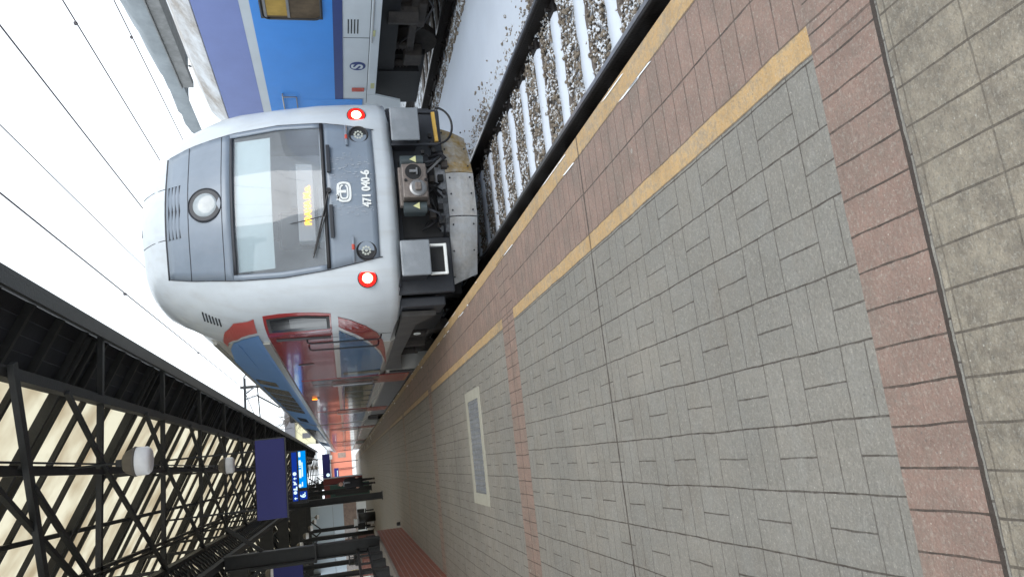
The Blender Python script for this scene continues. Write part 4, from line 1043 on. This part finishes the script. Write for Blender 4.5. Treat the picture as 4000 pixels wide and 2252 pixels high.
# round emblem with a double curve
em = obj('round_emblem', MB().lathe((XS-.001, 10.95, .80), [(.125, 0), (.125, .006)], (-1, 0, 0), 36), M['cnavy'], coach)
MC = Matrix(((0, 0, -1, XS-.012), (-1, 0, 0, 10.95), (0, 1, 0, .80), (0, 0, 0, 1)))
text('curve_mark', 'S', .25, MC, M['cwhite'], em, bold=.006, sx=1.25)
# bogie and running gear
def cbogie(y):
    o_ = obj('bogie', MB().box(XC2-1.0, XC2+1.0, y-.25, y+.25, -.15, .15), M['bogie'], coach)
    for s in (-1, 1):
        b = MB(); x = XC2+s*1.02
        b.box(x-.06, x+.06, y-1.5, y+1.5, -.12, .0)
        for q in (-1.25, 1.25):
            b.box(x-s*.0-.12, x+.10, y+q-.17, y+q+.17, -.27, .02)
            for t in (-.27, .27):
                b.tube([(x, y+q+t, -.08), (x, y+q+t, .22)], .06, 10)
                for k in range(5): b.lathe((x, y+q+t, -.06+k*.055), [(.085, 0), (.085, .018)], (0, 0, 1), 14)
        b.tube([(x-.08, y-.35, .28), (x-.08, y+.25, -.06)], .045, 10)
        b.box(x-.10, x+.08, y-.30, y+.30, -.22, -.1); b.tube([(x-.05, y, -.1), (x-.05, y, .35)], .17, 12)
        obj('side_frame', b, M['bogie'], o_, bevel=.008)
    for q in (-1.25, 1.25):
        for s in (-1, 1): obj('wheel', MB().lathe((XC2+s*.74, y+q, ZR+.46), [(.1, -.07), (.44, -.06), (.46, -.05), (.46, .07), (.2, .06), (.12, .09)], (s, 0, 0), 30), M['bogie'], o_)
cbogie(10.0); cbogie(-9)
obj('underframe', MB().box(XC2-1.15, XC2+1.15, CY0+.3, CY1-.3, .18, .5).box(XC2-1.0, XC2-.9, 11.3, CY1-.2, -.35, .18).box(XC2+.6, XC2+.7, 8, CY1-.2, -.5, .18).box(XC2-1.0, XC2+1.0, 3, 6.5, -.2, .18), M['black'], coach)
obj('brake_pipe', MB().tube([(XS+.35, 8.0, .28), (XS+.28, 9.3, -.1), (XS+.27, 9.7, -.30), (XS+.33, 10.3, -.2), (XS+.4, 10.9, .1), (XS+.4, 11.3, .3)], .016, 8), M['hose'], coach, smooth=True)
obj('buffer', MB().cyl((XC2-.87, CY1, .5), (XC2-.87, CY1+.5, .5), .08).cyl((XC2-.87, CY1+.5, .5), (XC2-.87, CY1+.53, .5), .24), M['black'], coach)
obj('battery_box', MB().box(XS+.25, XS+1.0, 11.55, 12.6, -.25, .45), M['black'], coach)

# ------------------------------------------------------------------ overhead wires and mast
def wire(p, q, label, r=.011, ins=()):
    t = thing('overhead_wire', label, 'wire', p, 'overhead line wires over the tracks')
    P, Q = Vector(p), Vector(q); pts = [P.lerp(Q, k/24)+Vector((0, 0, .12*((2*((k/4) % 1)-1)**2-1))) for k in range(25)] if False else [P, Q]
    obj('cable', MB().tube(pts, r, 6), M['copper'], t)
    for s in ins: 
        c = P.lerp(Q, s); obj('clamp', MB().box(c.x-.018, c.x+.018, c.y-.03, c.y+.03, c.z-.01, c.z+.04), M['copper'], t)
    return t
wire((5.58, 2, 5.05), (5.5, 60, 5.05), 'overhead wire second from the canopy, crossing the white sky')
wire((7.22, 2, 5.05), (7.3, 60, 5.05), 'overhead wire above the blue coach, with a clamp near the top edge', ins=(.165,))
wire((8.98, 2, 5.05), (8.8, 60, 5.05), 'overhead wire nearest the snowy far canopy', ins=(.22,))
wire((4.32, 2, 5.05), (4.42, 40, 5.05), 'thin overhead wire leading down behind the train roof', r=.007)
wire((3.55, 2, 5.05), (3.2, 90, 5.05), 'overhead wire above the train roof, nearest the canopy', ins=(.14, .22, .32))
wire((2.80, 6, 5.35), (2.9, 60, 5.2), 'faint thin wire running along the canopy edge', r=.008)
mt = thing('catenary_mast', 'thin dark catenary mast with cross arm behind the train roof', 'mast', (6.6, 58, ZB))
obj('post', MB().tube([(6.6, 58, ZB), (6.6, 58, 8.6)], .11, 8), M['iron'], mt)
obj('arm', MB().tube([(6.6, 58, 7.4), (3.0, 58, 7.2)], .05, 6).tube([(6.6, 58, 8.4), (3.2, 58, 7.2)], .03, 6).tube([(3.3, 58, 7.2), (3.3, 58, 5.1)], .025, 6), M['iron'], mt)

# ------------------------------------------------------------------ second canopy with snow, far right
rc = thing('snowy_canopy', 'grey steel platform canopy with snow hanging over its edge beyond the blue coach', 'canopy', (12, 10, 0))
ce = 19.0
obj('fascia_beam', MB().box(11.25, 11.45, -8, ce+2.2, 5.02, 5.32).box(11.2, 11.5, -8, ce+2.2, 5.321, 5.35), M['galv'], rc)
rows = []
rs = random.Random(9)
CR = [(4, 7.0), (16, 6.75), (19.6, 6.58), (22, 6.32), (23.5, 6.28), (24.6, 6.1), (25.2, 5.7)]
for i in range(70):
    y = 4+i*.305; zc_ = interp(y, CR); e = rs.uniform(-.05, .05)
    rows.append([(11.46, y, 5.36), (11.5, y, min(5.8, zc_-.25)+e), (12.2, y, 5.6+(zc_-5.6)*.62+e), (13.0, y, zc_+e), (14.5, y, zc_+.05), (16.5, y, zc_-.4)])
obj('snow_load', MB().grid(rows), M['shadesnow'], rc, smooth=True)
obj('roof_deck', MB().box(11.46, 16.5, -8, ce+2.0, 5.2, 5.38), M['galv'], rc)
for k in range(4):
    y = -5+8*k; obj('post', MB().box(13.2, 13.5, y-.15, y+.15, ZB, 5.2), M['galv'], rc)
obj('icicles', MB().tube([(11.5, ce+1.4, 5.0), (11.55, ce+1.7, 4.7), (11.6, ce+1.3, 4.55)], [.03, .02, .003], 6), M['galv'], rc)
struct('far_platform', MB().box(11.0, 17.5, -8, 90, ZB-.1, 0), M['concrete'])

# ------------------------------------------------------------------ lamps under the canopy
def lamp(x, y, zb, label, group):
    t = thing('pendant_lamp', label, 'lamp', (x, y, zb), group); c = (x, y, zb)
    obj('globe', MB().lathe(c, [(.07, 0), (.135, .008), (.162, .04), (.166, .15), (.155, .172), (.10, .175)], (0, 0, 1), 24), M['milk'], t, smooth=True)
    obj('hood', MB().lathe(c, [(.168, .158), (.176, .178), (.160, .20), (.13, .265), (.095, .30), (.045, .315)], (0, 0, 1), 24), M['hood'], t, smooth=True)
    obj('hanger', MB().tube([(x, y, zb+.30), (x, y, 4.47)], .014, 6).box(x-.04, x+.04, y-.04, y+.04, zb+.30, zb+.38), M['iron'], t)
    return t
L0_ = lamp(.34, 9.6, 3.55, 'nearest and largest milk-glass pendant lamp under the glazed canopy', 'pendant lamps in the middle row')
names = ['second pendant lamp of the middle row, just before the big blue sign', 'pendant lamp of the middle row hidden behind the big blue sign', 'pendant lamp of the middle row above the departure display']
for k in range(1, 9):
    lb = names[k-1] if k <= 3 else 'small distant pendant lamp in the receding middle row below the departure display'
    dup(L0_, (.32, 9.6+7.12*k, 3.6), lb)
for k in range(8):
    lb = ['nearest pendant lamp of the left row, beside the second blue sign', 'second pendant lamp of the left row', 'third pendant lamp of the left row'][k] if k < 3 else 'small distant pendant lamp in the receding left row'
    dup(L0_, (-3.42, 28.0+5.6*k, 3.58), lb, 'pendant lamps in the left row')
dup(L0_, (-2.75, 24.0, 3.5), 'pendant lamp left of the wide riveted pillar, above the dark blue sign')

# ------------------------------------------------------------------ signs
sg = thing('hanging_sign', 'large blank royal-blue sign panel hanging from the canopy over the platform', 'sign', (0, 14.56, 2.4))
obj('panel', MB().box(-.745, .665, 14.52, 14.60, 2.43, 2.945), M['signblue'], sg, bevel=.008)
obj('frame', MB().box(-.76, .68, 14.525, 14.61, 2.405, 2.4295).box(.666, .69, 14.525, 14.61, 2.43, 2.945), M['signframe'], sg)
obj('hanger', MB().tube([(-.55, 14.56, 2.94), (-.55, 14.56, 4.5)], .018, 6).tube([(.48, 14.56, 2.94), (.48, 14.56, 4.5)], .018, 6), M['iron'], sg)
sg2 = thing('hanging_sign', 'dark blue blank sign panel at the picture edge beside the wide pillar', 'sign', (-2.8, 20, 2.6))
obj('panel', MB().box(-3.5, -2.17, 19.96, 20.04, 2.52, 3.22), M['signblue'], sg2, bevel=.008)
obj('hanger', MB().tube([(-2.5, 20, 3.2), (-2.5, 20, 4.1)], .02, 6).tube([(-3.3, 20, 3.2), (-3.3, 20, 4.1)], .02, 6), M['iron'], sg2)
dd = thing('departure_display', 'lit blue departure display showing platform number 6 under the canopy', 'display', (0, 28, 2.7))
obj('housing', MB().box(-1.02, .80, 28.03, 28.22, 2.70, 3.26), M['signframe'], dd, bevel=.01)
DY = 28.02
obj('navigation_strip', MB().box(-.93, .745, DY-.002, DY+.009, 3.045, 3.215), M['lcdn'], dd)
obj('lcd_panel', MB().box(-.50, .765, DY-.002, DY+.009, 2.735, 2.985), M['lcd'], dd)
n6 = obj('platform_plate', MB().box(-.90, -.62, DY-.002, DY+.009, 2.735, 2.985), M['lcdn'], dd)
text('platform_number', '6.', .25, face_cam((-.75, DY-.008, 2.87)), M['lcdw'], n6, bold=.008)
def disc(x, z, r, name='round_symbol'): return obj(name, MB().lathe((x, DY-.003, z), [(r, 0), (r, .004)], (0, -1, 0), 20), M['lcdw'], dd)
disc(-.02+.02, 3.13, .062); disc(-.645, 3.13, .058)
def arrow(x, z, s=.05): obj('arrow_symbol', MB().box(x-.012, x+.012, DY-.008, DY-.004, z-s, z+s*.4).prism([(x-s, DY-.008, z), (x+s, DY-.008, z), (x, DY-.008, z+s*1.2)], (0, .004, 0)), M['lcdw'], dd)
arrow(-.16, 3.12); arrow(-.84, 3.12)
pk = MB()
pk.prism([(-.57, DY-.008, 3.06), (-.44, DY-.008, 3.06), (-.44, DY-.008, 3.10), (-.50, DY-.008, 3.10), (-.50, DY-.008, 3.19), (-.55, DY-.008, 3.19)], (0, .004, 0)).prism([(-.38, DY-.008, 3.06), (-.27, DY-.008, 3.12), (-.25, DY-.008, 3.2), (-.31, DY-.008, 3.16), (-.38, DY-.008, 3.18)], (0, .004, 0))
obj('pictogram', pk, M['lcdw'], dd)
def bar(x0, x1, z0, z1): return MB().prism([(x, DY-.006, z) for x, z in [(y_, z_) for y_, z_ in rect(x0, x1, z0, z1, min((z1-z0)/2*.9, .03))]], (0, .003, 0))
for q in ((-.48, -.37, .055+2.86, .055+2.95), (-.16, .14, 2.90, 2.975), (.19, .24, 2.90, 2.975), (.26, .46, 2.90, 2.975), (-.12, .38, 2.845, 2.885), (.56, .745, 2.905, 2.975), (-.46, -.30, 2.86, 2.895)):
    obj('text_line', bar(*q), M['lcdw'], dd)
obj('hanger', MB().tube([(-.7, 28.1, 3.25), (-.7, 28.1, 4.5)], .02, 6).tube([(.5, 28.1, 3.25), (.5, 28.1, 4.5)], .02, 6), M['iron'], dd)
cs = thing('clock_sign', 'small distant navy sign board with a round white clock at one end', 'sign', (.2, 47, 2.5))
obj('board', MB().box(-.45, .95, 47, 47.1, 2.28, 2.72), M['signblue'], cs)
obj('clock_face', MB().lathe((-.28, 46.995, 2.42), [(.10, 0), (.10, .02)], (0, -1, 0), 20), M['lcdw'], cs)
obj('hanger', MB().tube([(-.2, 47.05, 2.7), (-.2, 47.05, 4.5)], .02, 6).tube([(.7, 47.05, 2.7), (.7, 47.05, 4.5)], .02, 6), M['iron'], cs)

# ------------------------------------------------------------------ stair walls, railings, bench, bin
def stair_wall(x, y0, y1, zt, label, depth=2.6):
    t = thing('stair_wall', label, 'wall', (x, y1, 0))
    obj('clinker_wall', MB().box(x-.22, x, y0, y1, 0, zt-.05), M['brick'], t, origin=(0, 0, 0))
    obj('clinker_end_wall', MB().box(x-depth, x-.221, y1-.22, y1, 0, zt-.05), M['brick'], t, origin=(0, 0, 0))
    obj('coping', MB().box(x-.25, x+.015, y0, y1+.02, zt-.049, zt+.01), M['cope'], t, bevel=.008)
    rp = MB()
    for k in range(int((y1-y0)/1.3)+1):
        y = y1-.35-1.3*k; rp.box(x-.19, x-.08, y-.11, y+.11, zt+.012, zt+.26)
        rp.beam((x-.13, y, zt+.2), (x-.13, y, zt+.52), .04, .04)
    r_ = obj('railing', rp, M['iron'], t)
    obj('handrail', MB().box(x-.16, x-.10, y0, y1, zt+.48, zt+.53).box(x-.15, x-.12, y0, y1, zt+.27, zt+.30), M['iron'], r_)
    ms = MB(); y = y0
    while y < y1: ms.box(x-.14, x-.13, y, y+.012, zt+.03, zt+.27); y += .07
    obj('mesh_bars', ms, M['iron'], r_)
    return t
stair_wall(-1.70, 1.0, 21.0, .70, 'nearer red clinker stair wall with grey coping and dark railing')
stair_wall(-3.9, 34.5, 49.0, .95, 'farther red clinker stair wall behind the pillars')
bo_ = thing('bollard', 'small dark stub at the corner of the nearer red clinker wall', 'bollard', (-1.62, 21.2, 0))
obj('stub', MB().lathe((-1.62, 21.25, 0), [(.05, 0), (.05, .09), (.03, .11)], (0, 0, 1), 12), M['iron'], bo_); obj('foot', MB().box(-1.69, -1.55, 21.18, 21.32, 0, .012), M['cope'], bo_)
bn = thing('bench', 'dark platform bench beyond the near pillar', 'bench', (-2.9, 44, 0))
obj('seat', MB().box(-3.4, -2.3, 43.6, 44.1, .42, .47), M['iron'], bn); obj('backrest', MB().box(-3.4, -2.3, 44.05, 44.12, .5, .9), M['iron'], bn)
for x in (-3.3, -2.4): obj('leg', MB().box(x-.03, x+.03, 43.65, 44.0, 0, .42), M['iron'], bn)
bi = thing('litter_bin', 'dark bin with a pale grey rim beyond the near pillar', 'bin', (-2.55, 42, 0))
obj('body', MB().lathe((-2.62, 41.6, 0), [(.24, 0), (.26, .85)], (0, 0, 1), 20), M['iron'], bi, smooth=True); obj('rim', MB().lathe((-2.62, 41.6, .85), [(.28, 0), (.28, .07)], (0, 0, 1), 20), M['steel'], bi)
wb = thing('crate', 'stack of small white boxes beside the dark bin', 'box', (-3.0, 45, 0)); obj('box', MB().box(-3.2, -2.85, 44.5, 44.8, 0, 1.05), M['letter'], wb, bevel=.02); obj('lid', MB().box(-3.22, -2.83, 44.48, 44.82, 1.051, 1.1), M['letter'], wb)
kk = thing('kiosk', 'dark green kiosk panel behind the walking person', 'kiosk', (-1.9, 49, 0))
obj('cabin', MB().box(-1.95, -.95, 49, 50.5, 0, 2.4), M['green'], kk); obj('red_fascia', MB().box(-1.97, -.93, 48.97, 50.53, 2.401, 2.75), M['dkred'], kk); obj('door', MB().box(-1.6, -1.2, 48.97, 48.99, .1, 2.1), M['iron'], kk)
dr = thing('side_portal', 'dark red upright panel between the salmon building and the person', 'panel', (-.95, 70, 0))
obj('upright', MB().box(-1.25, -.75, 70, 70.4, 0, 3.4), M['dkred'], dr); obj('trim', MB().box(-.749, -.66, 70, 70.3, 0, 3.4), M['pale'], dr)

# ------------------------------------------------------------------ far buildings
sb_ = thing('salmon_building', 'salmon-coloured station building closing the view at the end of the platform', 'building', (2, 112, 0))
obj('wall', MB().box(-14, 14, 112, 118, .3, 3.4), M['salmon'], sb_); obj('base', MB().box(-14.1, 14.1, 111.9, 118, 0, .50), M['letter'], sb_)
obj('roof', MB().box(-14.4, 14.4, 111.5, 119, 3.41, 3.9), M['galv'], sb_); obj('snow_on_roof', MB().box(-14.3, 14.3, 111.6, 118.9, 3.901, 4.2), M['snow'], sb_)
for x in (-2.2, 1.9, 3.2, 4.3, 5.4): obj('window', MB().box(x-.35, x+.35, 111.96, 112.02, 1.3, 2.4), M['brown'], sb_)
for x in (-.1, 2.9): obj('drainpipe', MB().tube([(x, 111.85, .3), (x, 111.85, 3)], .05, 6), M['dkred'], sb_)
for x, nm in ((-.45, 'small distant blue sign left of the thin post, before the salmon wall'), (4.6, 'small distant blue sign at the train side of the salmon wall')):
    s_ = thing('blue_notice', nm, 'sign', (x, 100, 2.3)); obj('plate', MB().box(x-.6, x+.6, 100, 100.06, 2.30, 2.85), M['signblue'], s_); obj('text_mark', MB().box(x-.45, x+.3, 99.985, 99.998, 2.42, 2.5), M['lcdw'], s_)
    for q in (-.5, .5): obj('post', MB().box(x+q-.03, x+q+.03, 100.07, 100.13, 0, 2.85), M['iron'], s_)
p_ = thing('signal_post', 'thin dark post with a small red signal light before the salmon building', 'signal', (.75, 88, 0))
obj('post', MB().tube([(.75, 88, 0), (.75, 88, 3.1)], .04, 8), M['iron'], p_); obj('head', MB().box(1.15, 1.6, 88, 88.15, 2.8, 3.4), M['letter'], p_); obj('arm', MB().box(.75, 1.6, 88.02, 88.08, 3.05, 3.11), M['iron'], p_)
obj('red_light', MB().lathe((1.5, 87.98, 3.2), [(.09, 0), (.09, .02)], (0, -1, 0), 14), M['tailred'], p_)
yb_ = thing('yellow_apartment_block', 'pale yellow apartment block rising behind the train roof', 'building', (12, 140, 0))
obj('wall', MB().box(5.2, 20, 140, 152, 0, 9.8), M['yhouse'], yb_); obj('roof', MB().prism([(4.9, 139.6, 9.81), (4.9, 152.4, 9.81), (4.9, 146, 12.0)], (15.4, 0, 0)), M['slate'], yb_)
for r_ in range(3):
    for c_ in range(6):
        x = 6.0+c_*2.2; z = 2.2+r_*2.5; wn_ = obj('window', MB().box(x, x+.9, 139.9, 139.99, z, z+1.4), M['slate'], yb_)
pw = thing('pale_building', 'pale blue-grey building with a brownish lower wall seen left between the pillars', 'building', (-9, 62, 0))
obj('wall', MB().box(-18, -2.75, 62, 66, 1.75, 5.5), M['pale'], pw); obj('plinth', MB().box(-18, -2.75, 62, 66, .75, 1.749), M['brown'], pw); obj('white_sill', MB().box(-18, -2.7, 61.9, 66, 0, .749), M['letter'], pw)
obj('wall_joint', MB().box(-18, -2.75, 61.985, 61.998, 2.55, 2.57).box(-4.9, -4.87, 61.985, 61.998, 1.75, 5.5).box(-7.0, -6.97, 61.985, 61.998, 1.75, 5.5).box(-8.3, -8.27, 61.985, 61.998, 1.75, 5.5), M['galv'], pw)
def dots(x0, n, nm, y=52):
    t = thing('safety_marking', nm, 'marking', (x0, y, 1.2)); 
    obj('glass_screen', MB().box(x0-.3, x0+n*.2, y, y+.02, .75, 2.3), glass('screen_glass', (.9, .92, .93), .02), t)
    for k in range(n):
        for r_ in (0, 1): obj('yellow_dot', MB().lathe((x0-.05+r_*.0+k*.0-.25*0, y-.002, 1.02+.17*k), [(.06, 0), (.06, .004)], (0, -1, 0), 16), M['dotyellow'], t) if r_ == 0 else None
    return t
dots(-4.15, 2, 'pair of yellow dots on glass left of the thin pillars'); dots(-6.0, 3, 'three yellow dots on glass near the picture edge'); dots(-6.45, 3, 'three yellow dots on glass at the very picture edge')

# bare trees beyond
def tree(x, y, z, h, label, seed):
    r_ = random.Random(seed); t = thing('bare_tree', label, 'tree', (x, y, z))
    obj('trunk', MB().tube([(x, y, z), (x+.1, y, z+h*.35), (x, y+.1, z+h*.6)], [h*.025, h*.018, h*.010], 8), M['bark'], t)
    cr = MB()
    def br(p, d, l, r0, lv):
        q = p+d*l; m_ = p.lerp(q, .5)+Vector((r_.uniform(-1, 1), r_.uniform(-1, 1), r_.uniform(-.3, 1)))*l*.07; cr.tube([p, m_, q], [r0, r0*.8, r0*.55], 4, cap=False)
        if lv == 0: return
        for k in range(3 if lv > 1 else 4):
            dd_ = (d+Vector((r_.uniform(-1, 1), r_.uniform(-1, 1), r_.uniform(-.2, .7)))*.75).normalized(); br(p.lerp(q, r_.uniform(.4, 1)), dd_, l*r_.uniform(.55, .8), r0*.6, lv-1)
    for k in range(9):
        a = r_.uniform(0, 6.28); br(Vector((x, y, z+h*r_.uniform(.25, .6))), Vector((math.cos(a)*.7, math.sin(a)*.7, r_.uniform(.5, 1))).normalized(), h*.25, h*.009, 4)
    obj('crown', cr, M['bark'], t)
tree(8.6, 96, ZB, 11, 'snowy bare tree behind the train roof, beside the yellow block', 1)
tree(10.4, 92, ZB, 9, 'smaller bare tree right of the yellow block', 2)

# ------------------------------------------------------------------ the walking person
px, py = -.74, 38.7
def skin_body(name, verts, edges, radii, m, parent, sub=2):
    me = bpy.data.meshes.new(name); b = wloc(parent) if parent else Vector((0, 0, 0))
    me.from_pydata([Vector(v) for v in verts], edges, []); o = bpy.data.objects.new(name, me); COL.objects.link(o); me.materials.append(m)
    me.skin_vertices or None
    sk_ = o.modifiers.new('skin', 'SKIN')
    for i, r_ in enumerate(radii): me.skin_vertices[0].data[i].radius = (r_, r_) if not isinstance(r_, tuple) else r_
    me.skin_vertices[0].data[0].use_root = True
    s_ = o.modifiers.new('sub', 'SUBSURF'); s_.levels = sub; s_.render_levels = sub
    dg = bpy.context.evaluated_depsgraph_get(); nm = bpy.data.meshes.new_from_object(o.evaluated_get(dg)); COL.objects.unlink(o); bpy.data.objects.remove(o)
    nm.materials.clear(); nm.materials.append(m); q = bpy.data.objects.new(name, nm); COL.objects.link(q)
    for p in nm.polygons: p.use_smooth = True
    q.location = Vector((px, py, 0))-b
    if parent: q.parent = parent
    return q
pv = [(0, 0, .95), (0, 0, 1.15), (0, 0, 1.38), (0, 0, 1.50), (0, -.01, 1.60), (0, -.02, 1.68),
      (-.10, 0, .88), (-.11, -.10, .50), (-.10, -.14, .10), (-.10, -.30, .04),
      (.10, 0, .88), (.10, .06, .50), (.10, .20, .12), (.10, .08, .04),
      (-.19, 0, 1.43), (-.25, .06, 1.14), (-.24, -.04, .90), (.19, 0, 1.43), (.25, -.05, 1.14), (.24, -.17, .92)]
pe = [(0, 1), (1, 2), (2, 3), (3, 4), (4, 5), (0, 6), (6, 7), (7, 8), (8, 9), (0, 10), (10, 11), (11, 12), (12, 13), (2, 14), (14, 15), (15, 16), (2, 17), (17, 18), (18, 19)]
prd = [.15, .14, .16, .06, .09, .085, .10, .07, .05, .04, .10, .07, .05, .04, .075, .055, .035, .075, .055, .035]
person = skin_body('person', pv, pe, prd, M['coat'], None)
person.location = (px, py, 0)
tag(person, 'person in a long black coat and grey scarf walking towards the camera beside a pillar', 'person')
def pobj(name, mb, m, **k): return obj(name, mb, m, person, **k)
ct = MB().lathe((px, py, 0), [(.24, .60), (.235, .8), (.205, 1.05), (.22, 1.3), (.19, 1.44), (.08, 1.52)], (0, 0, 1), 24)
co = pobj('coat', ct, M['coat'], smooth=True)
hd_ = MB().lathe((px, py-.03, 0), [(.03, 1.53), (.062, 1.55), (.082, 1.61), (.086, 1.67), (.08, 1.73), (.05, 1.78), (.01, 1.795)], (0, 0, 1), 20)
he = pobj('head', hd_, M['skin'], smooth=True)
obj('nose', MB().lathe((px, py-.112, 1.64), [(.014, 0), (.017, .02), (.008, .045)], (0, -.3, 1), 8), M['skin'], he)
obj('eyes', MB().box(px-.042, px-.018, py-.116, py-.106, 1.668, 1.68).box(px+.018, px+.042, py-.116, py-.106, 1.668, 1.68).box(px-.022, px+.022, py-.112, py-.10, 1.592, 1.602), M['hair'], he)
obj('ears', MB().lathe((px-.088, py-.02, 1.645), [(.012, -.02), (.022, 0), (.012, .03)], (0, 0, 1), 8).lathe((px+.088, py-.02, 1.645), [(.012, -.02), (.022, 0), (.012, .03)], (0, 0, 1), 8), M['skin'], he)
pobj('hair', MB().lathe((px, py-.008, 0), [(.088, 1.66), (.098, 1.70), (.092, 1.75), (.06, 1.80), (.01, 1.812)], (0, 0, 1), 20), M['hair'], smooth=True)
pobj('scarf', MB().tube([(px-.09, py-.03, 1.50), (px, py-.12, 1.475), (px+.09, py-.03, 1.50), (px, py+.07, 1.52), (px-.09, py-.03, 1.50)], .045, 10).tube([(px+.03, py-.14, 1.47), (px+.05, py-.20, 1.34), (px+.04, py-.225, 1.2)], [.045, .04, .035], 8), M['scarf'], smooth=True)
for s, (hx, hy, hz) in ((-1, (px-.24, py-.05, .86)), (1, (px+.24, py-.19, .88))):
    h_ = MB().tube([(hx, hy, hz+.06), (hx, hy-.005, hz), (hx, hy-.012, hz-.045)], [.026, .036, .034], 8)
    for k in range(4):
        y_ = hy-.03+.019*k; h_.tube([(hx, y_, hz-.04), (hx-s*.004, y_-.004, hz-.085), (hx-s*.015, y_-.006, hz-.10-.008*(k in (1, 2)))], .0085, 6)
    h_.tube([(hx-s*.01, hy-.03, hz-.005), (hx-s*.015, hy-.055, hz-.04), (hx-s*.015, hy-.058, hz-.065)], .010, 6)
    pobj('hand', h_, M['skin'], smooth=True)
for s, (fx_, fy_) in ((-1, (px-.10, py-.22)), (1, (px+.10, py+.12))):
    pobj('shoe', MB().box(fx_-.05, fx_+.05, fy_-.14, fy_+.14, .0, .09), M['hair'], bevel=.03)

# pieces of one kind that stand apart become parts of their own
def split_apart(names):
    for o in [q for q in COL.objects if q.type == 'MESH' and q.name.split('.')[0] in names and q.data.users == 1]:
        me = o.data; n = len(me.vertices); par = list(range(n))
        def fd(a):
            while par[a] != a: par[a] = par[par[a]]; a = par[a]
            return a
        for p in me.polygons:
            r = fd(p.vertices[0])
            for v in p.vertices[1:]: par[fd(v)] = r
        isl = {}
        for i in range(n): isl.setdefault(fd(i), []).append(i)
        boxes = [[k, [min(me.vertices[i].co[a] for i in v)-.004 for a in range(3)], [max(me.vertices[i].co[a] for i in v)+.004 for a in range(3)], [k]] for k, v in isl.items()]
        ch = True
        while ch:
            ch = False
            for i in range(len(boxes)):
                for j in range(i+1, len(boxes)):
                    A, B = boxes[i], boxes[j]
                    if all(A[1][a] <= B[2][a] and B[1][a] <= A[2][a] for a in range(3)):
                        A[1] = [min(A[1][a], B[1][a]) for a in range(3)]; A[2] = [max(A[2][a], B[2][a]) for a in range(3)]; A[3] += B[3]; boxes.pop(j); ch = True; break
                if ch: break
        if len(boxes) < 2: continue
        for bi_, bx_ in enumerate(boxes):
            keep = set(i for k in bx_[3] for i in isl[k]); idx_ = {v: k for k, v in enumerate(sorted(keep))}
            m2 = bpy.data.meshes.new(me.name); m2.from_pydata([me.vertices[i].co[:] for i in sorted(keep)], [], [tuple(idx_[v] for v in p.vertices) for p in me.polygons if p.vertices[0] in keep])
            for m_ in me.materials: m2.materials.append(m_)
            if me.polygons[0].use_smooth:
                for p in m2.polygons: p.use_smooth = True
            q = o.copy(); q.data = m2; COL.objects.link(q)
        bpy.data.objects.remove(o)
split_apart({'truss_post', 'step_bracket', 'hanger', 'bracket', 'hinge', 'rivets', 'purlins', 'text_mark', 'shoe', 'rail_fastening'})
